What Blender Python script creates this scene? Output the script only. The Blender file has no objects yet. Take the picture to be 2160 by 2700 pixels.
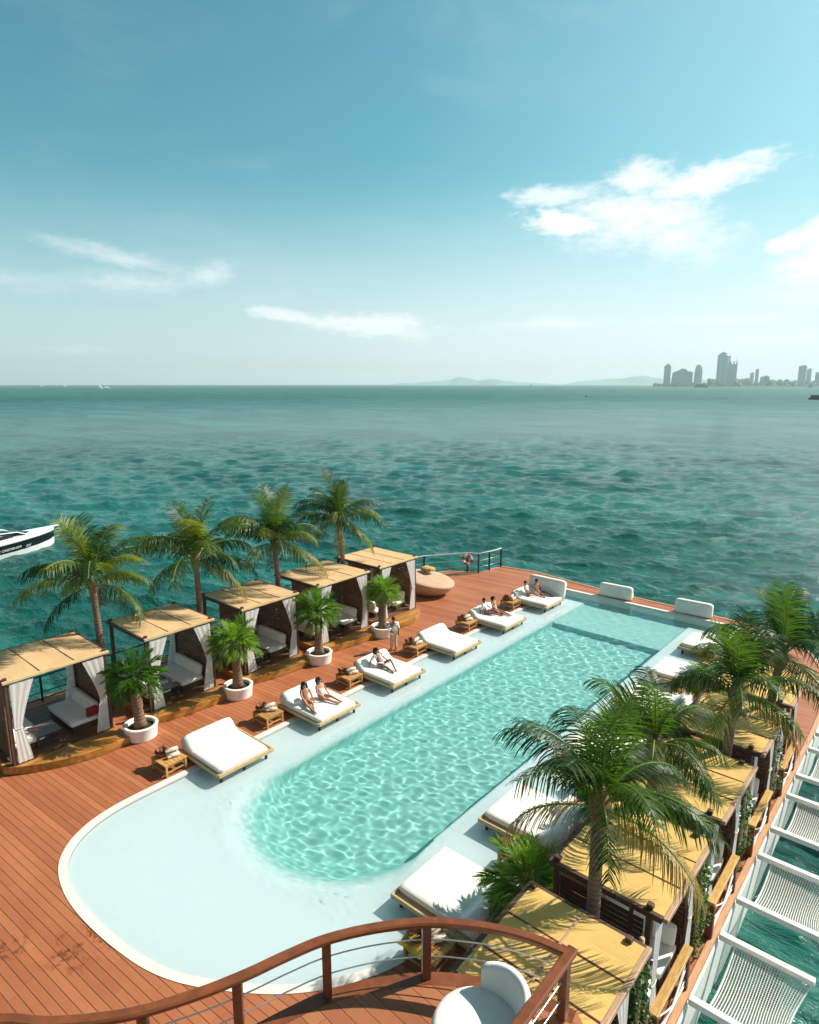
import bpy, bmesh, math, random
import numpy as np
from mathutils import Vector, Matrix, Euler
from mathutils.geometry import tessellate_polygon
R = math.radians
random.seed(7)
S = bpy.context.scene
COL = S.collection

# ------------------------------------------------------------------ camera
CAM_Z = 13.0
PITCH = 11.15
YAW = 40.8
cam = bpy.data.cameras.new('camera')
camo = bpy.data.objects.new('camera', cam)
COL.objects.link(camo)
camo.location = (0, 0, CAM_Z)
camo.rotation_euler = (R(90 - PITCH), 0, R(YAW))
cam.sensor_fit = 'HORIZONTAL'
cam.sensor_width = 36
cam.lens = 28.58
cam.clip_start = 0.1
cam.clip_end = 30000
S.camera = camo

# ------------------------------------------------------------------ sun, sky, exposure
SUN_EL = 40.5
SUN_AZ = 27.4            # clockwise from +Y
SUN = Vector((math.sin(R(SUN_AZ)) * math.cos(R(SUN_EL)), math.cos(R(SUN_AZ)) * math.cos(R(SUN_EL)), math.sin(R(SUN_EL))))
sl = bpy.data.lights.new('sun', 'SUN')
sl.energy = 5.0
sl.angle = R(0.5)
sl.color = (1.0, 0.93, 0.82)
sl.cycles.is_caustics_light = True
so = bpy.data.objects.new('sun', sl)
COL.objects.link(so)
so.rotation_euler = (-SUN).to_track_quat('-Z', 'Y').to_euler()
so.location = (0, 0, 60)

S.view_settings.view_transform = 'Standard'
S.view_settings.look = 'None'
S.view_settings.gamma = 1
S.view_settings.exposure = 0.58
S.cycles.max_bounces = 8
S.cycles.transmission_bounces = 8
S.cycles.transparent_max_bounces = 8
S.cycles.volume_bounces = 0
S.cycles.sample_clamp_indirect = 4.0


class NT:
    """small helper for node trees"""
    def __init__(self, tree):
        self.t = tree

    def n(self, typ, **kw):
        nd = self.t.nodes.new(typ)
        for k, v in kw.items():
            setattr(nd, k, v)
        return nd

    def l(self, a, b):
        self.t.links.new(a, b)

    def math(self, op, a, b=None, c=None):
        nd = self.n('ShaderNodeMath', operation=op)
        for i, v in enumerate((a, b, c)):
            if v is None:
                continue
            if isinstance(v, (int, float)):
                nd.inputs[i].default_value = v
            else:
                self.l(v, nd.inputs[i])
        return nd.outputs[0]

    def mix(self, fac, a, b, blend='MIX'):
        nd = self.n('ShaderNodeMix', data_type='RGBA', blend_type=blend)
        for s, v in ((0, fac), (6, a), (7, b)):
            if isinstance(v, (int, float)):
                nd.inputs[s].default_value = v
            elif isinstance(v, tuple):
                nd.inputs[s].default_value = (*v[:3], 1)
            else:
                self.l(v, nd.inputs[s])
        return nd.outputs[2]

    def ramp(self, fac, stops, interp='LINEAR'):
        nd = self.n('ShaderNodeValToRGB')
        cr = nd.color_ramp
        cr.interpolation = interp
        while len(cr.elements) < len(stops):
            cr.elements.new(0.5)
        for e, (p, c) in zip(cr.elements, stops):
            e.position = p
            e.color = (c, c, c, 1) if isinstance(c, (int, float)) else (*c[:3], 1)
        self.l(fac, nd.inputs[0])
        return nd.outputs[0]

    def smooth(self, v, a, b):
        nd = self.n('ShaderNodeMapRange', interpolation_type='SMOOTHSTEP')
        self.l(v, nd.inputs[0])
        nd.inputs[1].default_value = a
        nd.inputs[2].default_value = b
        return nd.outputs[0]

    def noise(self, vec, scale, detail=4, rough=0.5, dist=0.0):
        nd = self.n('ShaderNodeTexNoise')
        nd.inputs['Scale'].default_value = scale
        nd.inputs['Detail'].default_value = detail
        nd.inputs['Roughness'].default_value = rough
        nd.inputs['Distortion'].default_value = dist
        self.l(vec, nd.inputs['Vector'])
        return nd

    def mapping(self, vec, scale=(1, 1, 1), rot=(0, 0, 0), loc=(0, 0, 0)):
        nd = self.n('ShaderNodeMapping')
        nd.inputs['Scale'].default_value = scale
        nd.inputs['Rotation'].default_value = rot
        nd.inputs['Location'].default_value = loc
        self.l(vec, nd.inputs[0])
        return nd.outputs[0]


world = bpy.data.worlds.new('World')
S.world = world
world.use_nodes = True
w = NT(world.node_tree)
bg = world.node_tree.nodes['Background']
sky = w.n('ShaderNodeTexSky', sky_type='NISHITA')
sky.sun_disc = False
sky.sun_elevation = R(SUN_EL)
sky.sun_rotation = R(SUN_AZ)
sky.altitude = 0
sky.air_density = 1.0
sky.dust_density = 1.6
sky.ozone_density = 1.0
tc = w.n('ShaderNodeTexCoord')
sep = w.n('ShaderNodeSeparateXYZ')
w.l(tc.outputs['Generated'], sep.inputs[0])
AZ = w.math('MULTIPLY', w.math('ARCTAN2', sep.outputs[0], sep.outputs[1]), 180 / math.pi)   # clockwise from +Y
EL = w.math('MULTIPLY', w.math('ARCSINE', sep.outputs[2]), 180 / math.pi)
comb = w.n('ShaderNodeCombineXYZ')
w.l(AZ, comb.inputs[0])
w.l(EL, comb.inputs[1])
n1 = w.noise(w.mapping(comb.outputs[0], (0.30, 0.75, 1)), 1.0, 7, 0.6, 0.5)
n2 = w.noise(w.mapping(comb.outputs[0], (0.9, 2.2, 1), loc=(3, 7, 0)), 1.0, 6, 0.62, 0.4)
n3 = w.noise(w.mapping(comb.outputs[0], (0.045, 0.13, 1), loc=(11, 2, 0)), 1.0, 6, 0.6, 0.6)
wob = w.math('ADD', w.math('MULTIPLY', w.math('SUBTRACT', n1.outputs[0], 0.5), 2.2),
             w.math('MULTIPLY', w.math('SUBTRACT', n2.outputs[0], 0.5), 1.3))
# clouds: azimuth, elevation, half width, half height (degrees), tilt, softness, strength
# (read off as degrees right of the view axis)
CLOUDS = [
    # big anvil cloud right of centre
    (17.8, 13.4, 6.9, 2.4, 0.0, 0.9, 1.0), (11.4, 15.2, 3.6, 0.75, 0.02, 0.6, 0.75), (12.8, 13.2, 3.6, 0.95, -0.10, 0.5, 0.95),
    (23.0, 15.4, 5.0, 1.15, 0.16, 0.6, 0.95), (18.0, 16.0, 2.6, 1.1, 0.1, 0.6, 0.85), (21.6, 11.8, 4.4, 2.0, -0.16, 1.1, 1.0), (23.2, 10.4, 2.0, 1.1, 0.0, 1.2, 0.6),
    # cumulus at the right edge
    (31.0, 9.6, 3.8, 2.2, 0.5, 0.7, 0.9), (28.6, 10.7, 1.5, 0.65, 0.2, 0.4, 0.95), (31.3, 11.6, 2.0, 1.1, 0.4, 0.45, 0.95),
    (28.0, 4.0, 8.0, 1.0, 0.0, 1.2, 0.4), (30.0, 7.2, 5.0, 1.6, 0, 1.3, 0.6),
    # low thin streaks
    (-3.4, 5.6, 5.8, 0.95, -0.02, 0.7, 0.8), (-10.0, 6.2, 3.2, 0.55, -0.10, 0.6, 0.75), (0.2, 5.0, 2.2, 0.8, -0.15, 0.9, 0.6),
    (12.0, 5.6, 5.4, 0.55, 0.02, 0.8, 0.5), (25.0, 5.6, 7.0, 0.45, 0.0, 0.9, 0.45),
    # wisps on the left
    (-22.5, 10.1, 6.0, 0.75, -0.17, 1.0, 0.5), (-22.0, 8.4, 6.0, 1.1, 0.03, 1.3, 0.55), (-16.2, 9.2, 2.6, 1.0, 0.25, 0.9, 0.5),
    (-30.0, 8.0, 4.5, 0.9, 0.0, 1.5, 0.4), (-26.5, 3.3, 4.0, 0.4, 0, 1.2, 0.25),
]
acc = None
for (a, e, wa, we, tilt, soft, st) in CLOUDS:
    da = w.math('SUBTRACT', AZ, a - YAW)
    de = w.math('SUBTRACT', w.math('SUBTRACT', EL, e - 0.7), w.math('MULTIPLY', da, tilt))
    q = w.math('ADD', w.math('POWER', w.math('MULTIPLY', da, 0.87 / wa), 2), w.math('POWER', w.math('MULTIPLY', de, 0.82 / we), 2))
    v = w.math('ADD', w.math('SUBTRACT', 1.0, w.math('SQRT', q)), w.math('MULTIPLY', wob, 0.62))
    m = w.math('MULTIPLY', w.smooth(v, -0.12, soft * 1.15), st * 0.93)
    acc = m if acc is None else w.math('MAXIMUM', acc, m)
# nishita tinted towards the teal grade of the day, whitening towards the horizon
tint = w.mix(1.0, sky.outputs[0], (0.45, 1.10, 0.95), 'MULTIPLY')
lowband = w.smooth(EL, 17.5, 0.0)
side = w.smooth(AZ, -80.0, 5.0)
hz = w.mix(side, (6.2, 7.0, 7.7), (9.3, 9.2, 9.9))
lowamt = w.math('MULTIPLY', lowband, w.math('ADD', 0.66, w.math('MULTIPLY', side, 0.27)))
base = w.mix(lowamt, tint, hz)
base = w.mix(w.math('MULTIPLY', w.smooth(AZ, -45.0, 0.0), 0.38), base, (5.0, 6.7, 7.7))
shade = w.math('ADD', 0.84, w.math('MULTIPLY', n2.outputs[0], 0.2))
cl = w.n('ShaderNodeCombineColor')
w.l(w.math('MULTIPLY', shade, 9.6), cl.inputs[0])
w.l(w.math('MULTIPLY', shade, 9.8), cl.inputs[1])
w.l(w.math('MULTIPLY', shade, 10.0), cl.inputs[2])
thin = w.math('MULTIPLY', w.smooth(n3.outputs[0], 0.5, 0.85), 0.12)
final = w.mix(w.math('MAXIMUM', acc, thin), base, cl.outputs[0])
# the unseen sky overhead and behind is deeper than the bright bay side
dome = w.math('MULTIPLY', w.math('SUBTRACT', 1.0, w.math('MULTIPLY', w.smooth(EL, 30.0, 62.0), 0.5)),
              w.math('SUBTRACT', 1.0, w.math('MULTIPLY', w.smooth(w.math('ABSOLUTE', w.math('ADD', AZ, YAW - 30)), 75.0, 140.0), 0.5)))
vm = w.n('ShaderNodeVectorMath', operation='SCALE')
w.l(final, vm.inputs[0])
w.l(dome, vm.inputs['Scale'])
w.l(vm.outputs[0], bg.inputs[0])
bg.inputs[1].default_value = 0.085

# ------------------------------------------------------------------ materials
MAT = {}


def newmat(name):
    m = bpy.data.materials.new(name)
    m.use_nodes = True
    t = NT(m.node_tree)
    b = m.node_tree.nodes['Principled BSDF']
    MAT[name] = m
    return m, t, b


def plain(name, col, rough=0.6, var=0.12, scale=4.0, bump=0.0, bscale=40.0, spec=0.4, rnd=0.0, stretch=(1, 1, 1), metal=0.0, detail=4):
    m, t, b = newmat(name)
    c = t.n('ShaderNodeTexCoord')
    vec = t.mapping(c.outputs['Object'], stretch)
    nz = t.noise(vec, scale, detail, 0.6)
    lo = tuple(x * (1 - var) for x in col)
    hi = tuple(min(1, x * (1 + var)) for x in col)
    out = t.mix(t.smooth(nz.outputs[0], 0.3, 0.7), lo, hi)
    if rnd:
        oi = t.n('ShaderNodeObjectInfo')
        k = t.math('ADD', 1 - rnd, t.math('MULTIPLY', oi.outputs['Random'], 2 * rnd))
        hs = t.n('ShaderNodeHueSaturation')
        t.l(k, hs.inputs['Value'])
        t.l(out, hs.inputs['Color'])
        out = hs.outputs[0]
    t.l(out, b.inputs['Base Color'])
    b.inputs['Roughness'].default_value = rough
    b.inputs['Specular IOR Level'].default_value = spec
    b.inputs['Metallic'].default_value = metal
    if bump:
        nb = t.noise(vec, bscale, 5, 0.6)
        bp = t.n('ShaderNodeBump')
        bp.inputs['Strength'].default_value = bump
        bp.inputs['Distance'].default_value = 0.02
        t.l(nb.outputs[0], bp.inputs['Height'])
        t.l(bp.outputs[0], b.inputs['Normal'])
    return m


plain('white_fabric', (0.83, 0.79, 0.73), 0.85, 0.03, 3, 0.25, 9, 0.2)
plain('curtain_cloth', (0.92, 0.87, 0.84), 0.9, 0.04, 4, 0, 9, 0.1)
_t = NT(MAT['curtain_cloth'].node_tree)
_tr = _t.n('ShaderNodeBsdfTranslucent')
_tr.inputs[0].default_value = (0.85, 0.78, 0.74, 1)
_mx = _t.n('ShaderNodeMixShader')
_mx.inputs[0].default_value = 0.45
_t.l(_t.t.nodes['Principled BSDF'].outputs[0], _mx.inputs[1])
_t.l(_tr.outputs[0], _mx.inputs[2])
_t.l(_mx.outputs[0], _t.t.nodes['Material Output'].inputs[0])
plain('teak', (0.46, 0.235, 0.075), 0.5, 0.28, 3, 0.15, 30, 0.4, 0.12, (1.2, 9, 9))
plain('teak_pale', (0.50, 0.36, 0.19), 0.55, 0.2, 3, 0.15, 30, 0.4, 0.08, (9, 1.2, 9))
plain('step_wood', (0.38, 0.165, 0.032), 0.38, 0.35, 1.6, 0.12, 20, 0.5, 0.05, (7, 0.7, 3), detail=6)
plain('dark_wood', (0.085, 0.038, 0.022), 0.55, 0.35, 4, 0.2, 30, 0.4, 0.1, (8, 8, 1.0))
plain('table_wood', (0.16, 0.085, 0.06), 0.35, 0.3, 4, 0.15, 30, 0.5, 0.1, (1, 8, 8))
plain('woven', (0.17, 0.095, 0.05), 0.8, 0.35, 9)
plain('beam_tan', (0.60, 0.40, 0.20), 0.55, 0.15, 3, 0.15, 30, 0.4, 0.08, (8, 1, 8))
plain('beam_wood', (0.40, 0.24, 0.15), 0.55, 0.2, 3, 0.15, 30, 0.4, 0.08, (8, 1, 8))
plain('rail_wood', (0.185, 0.056, 0.020), 0.30, 0.2, 2.2, 0.08, 30, 0.5, 0.0, (2.2, 2.2, 6), detail=6)
plain('rail_post_wood', (0.14, 0.046, 0.020), 0.4, 0.25, 4, 0.1, 30, 0.5, 0.0, (8, 8, 1))
plain('low_rail_wood', (0.48, 0.27, 0.07), 0.5, 0.25, 3, 0.12, 30, 0.4, 0.08, (8, 1, 8))
plain('steel', (0.62, 0.62, 0.60), 0.3, 0.06, 8, metal=0.9)
plain('black_metal', (0.02, 0.022, 0.024), 0.4, 0.2, 8)
plain('grey_rail', (0.45, 0.43, 0.42), 0.45, 0.1, 8)
plain('planter_white', (0.82, 0.76, 0.72), 0.7, 0.05, 4, 0.1, 30)
plain('soil', (0.022, 0.015, 0.011), 0.95, 0.4, 18, 0.8, 30)
plain('coping', (0.68, 0.63, 0.58), 0.6, 0.05, 2.0, 0.08, 30)
plain('hull_white', (0.78, 0.77, 0.74), 0.45, 0.05, 1.5)
plain('rim_wood', (0.55, 0.27, 0.14), 0.5, 0.15, 2, 0.1, 20, 0.4, 0, (8, 1, 8))
plain('net_cord', (0.74, 0.72, 0.68), 0.8, 0.08, 12)
plain('pod_plaster', (0.50, 0.325, 0.215), 0.8, 0.06, 3, 0.15, 25)
plain('gold_cushion', (0.52, 0.34, 0.10), 0.8, 0.25, 9, 0.5, 20)
plain('towel', (0.76, 0.62, 0.50), 0.95, 0.12, 9, 0.6, 25, 0.1)
plain('wicker', (0.26, 0.085, 0.035), 0.7, 0.45, 22, 0.8, 40)
plain('yellow_cloth', (0.62, 0.36, 0.05), 0.85, 0.2, 5, 0.3, 15)
plain('red_cushion', (0.24, 0.015, 0.025), 0.85, 0.2, 6)
plain('buoy_red', (0.45, 0.04, 0.04), 0.5, 0.1, 6)
plain('buoy_white', (0.8, 0.76, 0.74), 0.5, 0.05, 6)
plain('skin', (0.44, 0.205, 0.13), 0.5, 0.08, 6)
plain('skin_tan', (0.29, 0.125, 0.075), 0.5, 0.08, 6)
plain('hair', (0.018, 0.010, 0.008), 0.45, 0.3, 20)
plain('hair_brown', (0.055, 0.02, 0.014), 0.45, 0.3, 20)
plain('shirt_white', (0.78, 0.76, 0.75), 0.85, 0.05, 8, 0.3, 14)
plain('dress_pink', (0.66, 0.44, 0.42), 0.85, 0.1, 8, 0.3, 14)
plain('swim_rose', (0.55, 0.24, 0.20), 0.8, 0.15, 9)
plain('trousers_beige', (0.66, 0.50, 0.36), 0.85, 0.08, 8, 0.3, 14)
plain('shorts_grey', (0.50, 0.42, 0.40), 0.85, 0.1, 8)
plain('shoe_black', (0.02, 0.018, 0.017), 0.5, 0.1, 8)
plain('boat_white', (0.80, 0.82, 0.82), 0.3, 0.03, 2)
plain('boat_black', (0.008, 0.011, 0.016), 0.25, 0.2, 3)
plain('boat_glass', (0.015, 0.03, 0.035), 0.12, 0.2, 3, spec=0.6)
plain('far_boat', (0.02, 0.05, 0.05), 0.5, 0.2, 1)
plain('far_white', (0.8, 0.8, 0.78), 0.5, 0.03, 1)
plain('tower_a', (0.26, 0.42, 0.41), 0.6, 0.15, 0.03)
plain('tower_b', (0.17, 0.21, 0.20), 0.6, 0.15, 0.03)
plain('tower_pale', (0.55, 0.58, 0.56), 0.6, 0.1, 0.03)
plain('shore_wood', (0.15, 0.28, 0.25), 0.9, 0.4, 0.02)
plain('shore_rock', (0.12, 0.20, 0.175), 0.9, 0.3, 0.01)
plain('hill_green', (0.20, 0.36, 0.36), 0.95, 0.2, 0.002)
plain('fibre', (0.20, 0.11, 0.055), 0.9, 0.4, 14, 0.6, 40)
plain('heart_leaf', (0.16, 0.24, 0.04), 0.5, 0.25, 6)


def facade(name, wall, dark, sx, sz):
    m, t, b = newmat(name)
    c = t.n('ShaderNodeTexCoord')
    sp = t.n('ShaderNodeSeparateXYZ')
    t.l(c.outputs['Object'], sp.inputs[0])
    fz = t.math('FRACT', t.math('MULTIPLY', sp.outputs[2], 1 / sz))
    fx = t.math('FRACT', t.math('MULTIPLY', t.math('ADD', sp.outputs[0], sp.outputs[1]), 1 / sx))
    k = t.math('MULTIPLY', t.math('GREATER_THAN', fz, 0.45), t.math('GREATER_THAN', fx, 0.3))
    t.l(t.mix(k, wall, dark), b.inputs['Base Color'])
    b.inputs['Roughness'].default_value = 0.5
    return m


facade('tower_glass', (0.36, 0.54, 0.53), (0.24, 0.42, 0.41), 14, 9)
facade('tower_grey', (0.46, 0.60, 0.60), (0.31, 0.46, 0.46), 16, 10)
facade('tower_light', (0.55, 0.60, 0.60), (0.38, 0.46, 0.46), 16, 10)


def trunk_mat(name, c1, c2, rings):
    m, t, b = newmat(name)
    c = t.n('ShaderNodeTexCoord')
    sp = t.n('ShaderNodeSeparateXYZ')
    t.l(c.outputs['Object'], sp.inputs[0])
    nz = t.noise(c.outputs['Object'], 5, 5, 0.65)
    nz2 = t.noise(t.mapping(c.outputs['Object'], (14, 14, 3)), 1, 5, 0.7)
    zz = t.math('ADD', t.math('MULTIPLY', sp.outputs[2], rings), t.math('MULTIPLY', nz.outputs[0], 1.4))
    f = t.math('FRACT', zz)
    k = t.math('ADD', t.math('MULTIPLY', t.smooth(f, 0.0, 0.35), 0.55), t.math('MULTIPLY', nz2.outputs[0], 0.6))
    t.l(t.mix(k, c1, c2), b.inputs['Base Color'])
    b.inputs['Roughness'].default_value = 0.85
    bp = t.n('ShaderNodeBump')
    bp.inputs['Strength'].default_value = 0.9
    bp.inputs['Distance'].default_value = 0.03
    t.l(k, bp.inputs['Height'])
    t.l(bp.outputs[0], b.inputs['Normal'])
    return m


trunk_mat('palm_bark', (0.06, 0.032, 0.022), (0.24, 0.15, 0.105), 9)
trunk_mat('pot_bark', (0.05, 0.025, 0.015), (0.27, 0.15, 0.09), 7)


def leaf_mat(name, dark, light, trans, tw=0.35):
    m, t, b = newmat(name)
    c = t.n('ShaderNodeTexCoord')
    oi = t.n('ShaderNodeObjectInfo')
    nz = t.noise(c.outputs['Object'], 2.2, 4, 0.6)
    k = t.math('ADD', t.math('MULTIPLY', nz.outputs[0], 0.9), t.math('MULTIPLY', t.math('SUBTRACT', oi.outputs['Random'], 0.5), 0.7))
    colr = t.mix(t.smooth(k, 0.15, 0.85), dark, light)
    t.l(colr, b.inputs['Base Color'])
    b.inputs['Roughness'].default_value = 0.45
    b.inputs['Specular IOR Level'].default_value = 0.30
    tr = t.n('ShaderNodeBsdfTranslucent')
    t.l(t.mix(1.0, colr, trans, 'MULTIPLY'), tr.inputs[0])
    mx = t.n('ShaderNodeMixShader')
    mx.inputs[0].default_value = tw
    out = m.node_tree.nodes['Material Output']
    t.l(b.outputs[0], mx.inputs[1])
    t.l(tr.outputs[0], mx.inputs[2])
    t.l(mx.outputs[0], out.inputs[0])
    return m


leaf_mat('frond_leaf', (0.010, 0.038, 0.009), (0.054, 0.102, 0.014), (2.8, 2.9, 1.0), 0.30)
leaf_mat('frond_leaf_warm', (0.025, 0.062, 0.010), (0.16, 0.19, 0.020), (2.7, 2.5, 0.8), 0.34)
leaf_mat('frond_dry', (0.16, 0.10, 0.03), (0.32, 0.24, 0.07), (1.8, 1.6, 1.0), 0.3)
leaf_mat('pot_leaf', (0.035, 0.105, 0.012), (0.15, 0.25, 0.035), (2.5, 2.7, 0.8), 0.38)
leaf_mat('vine_leaf', (0.03, 0.09, 0.012), (0.10, 0.22, 0.03), (2.0, 2.2, 0.9), 0.3)


def deck_mat(name, rot, width, ca, cb, groove=0.05, rough=0.45):
    m, t, b = newmat(name)
    c = t.n('ShaderNodeTexCoord')
    vec = t.mapping(c.outputs['Object'], (1, 1, 1), (0, 0, -R(rot)))
    sp = t.n('ShaderNodeSeparateXYZ')
    t.l(vec, sp.inputs[0])
    v = t.math('MULTIPLY', sp.outputs[1], 1 / width)
    idx = t.math('FLOOR', v)
    fr = t.math('SUBTRACT', v, idx)
    wn = t.n('ShaderNodeTexWhiteNoise', noise_dimensions='1D')
    t.l(idx, wn.inputs['W'])
    xo = t.math('ADD', t.math('MULTIPLY', sp.outputs[0], 1 / 2.6), t.math('MULTIPLY', wn.outputs['Value'], 13.7))
    seg = t.math('FLOOR', xo)
    fx = t.math('SUBTRACT', xo, seg)
    wn2 = t.n('ShaderNodeTexWhiteNoise', noise_dimensions='2D')
    cb2 = t.n('ShaderNodeCombineXYZ')
    t.l(idx, cb2.inputs[0])
    t.l(seg, cb2.inputs[1])
    t.l(cb2.outputs[0], wn2.inputs['Vector'])
    gr = t.noise(t.mapping(vec, (1.3, 26, 1)), 1.0, 6, 0.65, 0.4)
    bl = t.noise(vec, 0.55, 5, 0.6)
    k = t.math('ADD', t.math('ADD', t.math('MULTIPLY', wn.outputs['Value'], 0.30), t.math('MULTIPLY', wn2.outputs['Value'], 0.14)), t.math('ADD', t.math('MULTIPLY', gr.outputs[0], 0.40), t.math('MULTIPLY', bl.outputs[0], 0.32)))
    colr = t.mix(t.smooth(k, 0.28, 1.0), ca, cb)
    wth = t.noise(vec, 0.28, 6, 0.65, 0.4)
    colr = t.mix(t.math('MULTIPLY', t.smooth(wth.outputs[0], 0.48, 0.72), 0.18), colr, tuple(min(1, x * 1.15 + 0.035) for x in cb))
    # spilled-water and scuff stains
    st = t.noise(vec, 1.15, 7, 0.72, 0.5)
    colr = t.mix(t.math('MULTIPLY', t.smooth(st.outputs[0], 0.66, 0.74), 0.45), colr, tuple(x * 0.45 for x in ca))
    # dark water marks left by the pool edge
    gp_ = t.n('ShaderNodeTexCoord')
    for (sx_, sy_, rad_) in ((-14.45, 4.80, 1.0), (-15.6, 3.75, 0.5)):
        dv = t.n('ShaderNodeVectorMath', operation='DISTANCE')
        t.l(gp_.outputs['Object'], dv.inputs[0])
        dv.inputs[1].default_value = (sx_, sy_, 0)
        sn = t.noise(vec, 3.4, 6, 0.7, 0.8)
        kk = t.math('MULTIPLY', t.smooth(dv.outputs['Value'], rad_, rad_ * 0.35), t.smooth(sn.outputs[0], 0.50, 0.60))
        colr = t.mix(t.math('MULTIPLY', kk, 0.8), colr, (0.12, 0.032, 0.012))
    # grooves
    e = t.math('MINIMUM', fr, t.math('SUBTRACT', 1.0, fr))
    g = t.smooth(e, groove * 0.9, groove * 0.35)
    e2 = t.math('MINIMUM', fx, t.math('SUBTRACT', 1.0, fx))
    g2 = t.math('MULTIPLY', t.smooth(e2, 0.0035, 0.001), 0.35)
    gg = t.math('MAXIMUM', g, g2)
    colr = t.mix(gg, colr, (0.035, 0.012, 0.008))
    t.l(colr, b.inputs['Base Color'])
    t.l(t.math('ADD', rough, t.math('MULTIPLY', gr.outputs[0], 0.15)), b.inputs['Roughness'])
    b.inputs['Specular IOR Level'].default_value = 0.35
    bp = t.n('ShaderNodeBump')
    bp.inputs['Strength'].default_value = 0.5
    bp.inputs['Distance'].default_value = 0.015
    t.l(t.math('SUBTRACT', t.math('MULTIPLY', gr.outputs[0], 0.15), gg), bp.inputs['Height'])
    t.l(bp.outputs[0], b.inputs['Normal'])
    return m


deck_mat('deck_planks', 4.6, 0.205, (0.31, 0.094, 0.038), (0.47, 0.172, 0.073), 0.050)
deck_mat('upper_planks', -3.0, 0.235, (0.27, 0.086, 0.036), (0.42, 0.158, 0.066), 0.03)
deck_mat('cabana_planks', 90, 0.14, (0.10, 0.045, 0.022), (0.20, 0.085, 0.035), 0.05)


def canvas_mat(name, col):
    m, t, b = newmat(name)
    c = t.n('ShaderNodeTexCoord')
    oi = t.n('ShaderNodeObjectInfo')
    nz = t.noise(c.outputs['Object'], 1.1, 6, 0.65, 0.5)
    streak = t.noise(t.mapping(c.outputs['Object'], (2.0, 30, 1)), 1, 4, 0.6)
    k = t.math('ADD', t.math('MULTIPLY', nz.outputs[0], 0.6), t.math('MULTIPLY', streak.outputs[0], 0.4))
    out = t.mix(t.smooth(k, 0.3, 0.7), tuple(x * 0.86 for x in col), tuple(min(1, x * 1.12) for x in col))
    spot = t.noise(c.outputs['Object'], 7, 3, 0.7)
    out = t.mix(t.math('MULTIPLY', t.smooth(spot.outputs[0], 0.66, 0.76), 0.3), out, tuple(x * 0.5 for x in col))
    t.l(out, b.inputs['Base Color'])
    b.inputs['Roughness'].default_value = 0.8
    b.inputs['Specular IOR Level'].default_value = 0.2
    bp = t.n('ShaderNodeBump')
    bp.inputs['Strength'].default_value = 0.35
    bp.inputs['Distance'].default_value = 0.03
    t.l(k, bp.inputs['Height'])
    t.l(bp.outputs[0], b.inputs['Normal'])
    tr = t.n('ShaderNodeBsdfTranslucent')
    t.l(out, tr.inputs[0])
    mx = t.n('ShaderNodeMixShader')
    mx.inputs[0].default_value = 0.22
    t.l(b.outputs[0], mx.inputs[1])
    t.l(tr.outputs[0], mx.inputs[2])
    t.l(mx.outputs[0], m.node_tree.nodes['Material Output'].inputs[0])
    return m


canvas_mat('roof_tan', (0.76, 0.50, 0.26))
canvas_mat('roof_yellow', (0.80, 0.53, 0.18))

# pool floor, pale in the shallows; deep water's light absorption painted in as aqua
m, t, b = newmat('pool_depth_tint')
c = t.n('ShaderNodeTexCoord')
sp = t.n('ShaderNodeSeparateXYZ')
t.l(c.outputs['Object'], sp.inputs[0])
nz = t.noise(c.outputs['Object'], 0.9, 5, 0.6)
zz = t.math('ADD', sp.outputs[2], t.math('MULTIPLY', t.math('SUBTRACT', nz.outputs[0], 0.5), 0.10))
k = t.smooth(zz, -0.19, -0.62)
nz2 = t.noise(c.outputs['Object'], 2.4, 4, 0.6)
pl = t.mix(nz2.outputs[0], (0.60, 0.685, 0.71), (0.66, 0.735, 0.755))
aq = t.mix(nz2.outputs[0], (0.235, 0.525, 0.490), (0.27, 0.56, 0.525))
t.l(t.mix(k, pl, aq), b.inputs['Base Color'])
b.inputs['Roughness'].default_value = 0.6
b.inputs['Specular IOR Level'].default_value = 0.2

m = bpy.data.materials.new('pool_water')
m.use_nodes = True
MAT['pool_water'] = m
t = NT(m.node_tree)
m.node_tree.nodes.clear()
g = t.n('ShaderNodeBsdfGlass')
g.inputs['IOR'].default_value = 1.33
g.inputs['Roughness'].default_value = 0
g.inputs['Color'].default_value = (0.98, 1.0, 1.0, 1)
o_ = t.n('ShaderNodeOutputMaterial')
t.l(g.outputs[0], o_.inputs[0])

# sea
m, t, b = newmat('sea_water')
c = t.n('ShaderNodeTexCoord')
nz = t.noise(t.mapping(c.outputs['Object'], (0.006, 0.016, 1), (0, 0, R(-35))), 1, 5, 0.6, 0.6)
nr_ = t.noise(t.mapping(c.outputs['Object'], (0.030, 0.075, 1), (0, 0, R(-38))), 1, 9, 0.72, 0.8)
colr = t.mix(t.smooth(nz.outputs[0], 0.3, 0.7), (0.012, 0.116, 0.093), (0.019, 0.158, 0.128))
ruf = t.smooth(nr_.outputs[0], 0.40, 0.62)
colr = t.mix(ruf, t.mix(1.0, colr, (0.40, 0.50, 0.53), 'MULTIPLY'), colr)
sp_l = t.n('ShaderNodeMapRange')
t.l(ruf, sp_l.inputs[0])
sp_l.inputs[3].default_value = 0.26
sp_l.inputs[4].default_value = 0.60
t.l(sp_l.outputs[0], b.inputs['Specular IOR Level'])
t.l(colr, b.inputs['Base Color'])
gp = t.n('ShaderNodeNewGeometry')
ln_ = t.n('ShaderNodeVectorMath', operation='LENGTH')
t.l(gp.outputs['Position'], ln_.inputs[0])
rg = t.n('ShaderNodeMapRange')
t.l(ln_.outputs['Value'], rg.inputs[0])
for q_, v_ in ((1, 70), (2, 700), (3, 0.07), (4, 0.46)):
    rg.inputs[q_].default_value = v_
t.l(rg.outputs[0], b.inputs['Roughness'])
b.inputs['IOR'].default_value = 1.333
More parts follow.
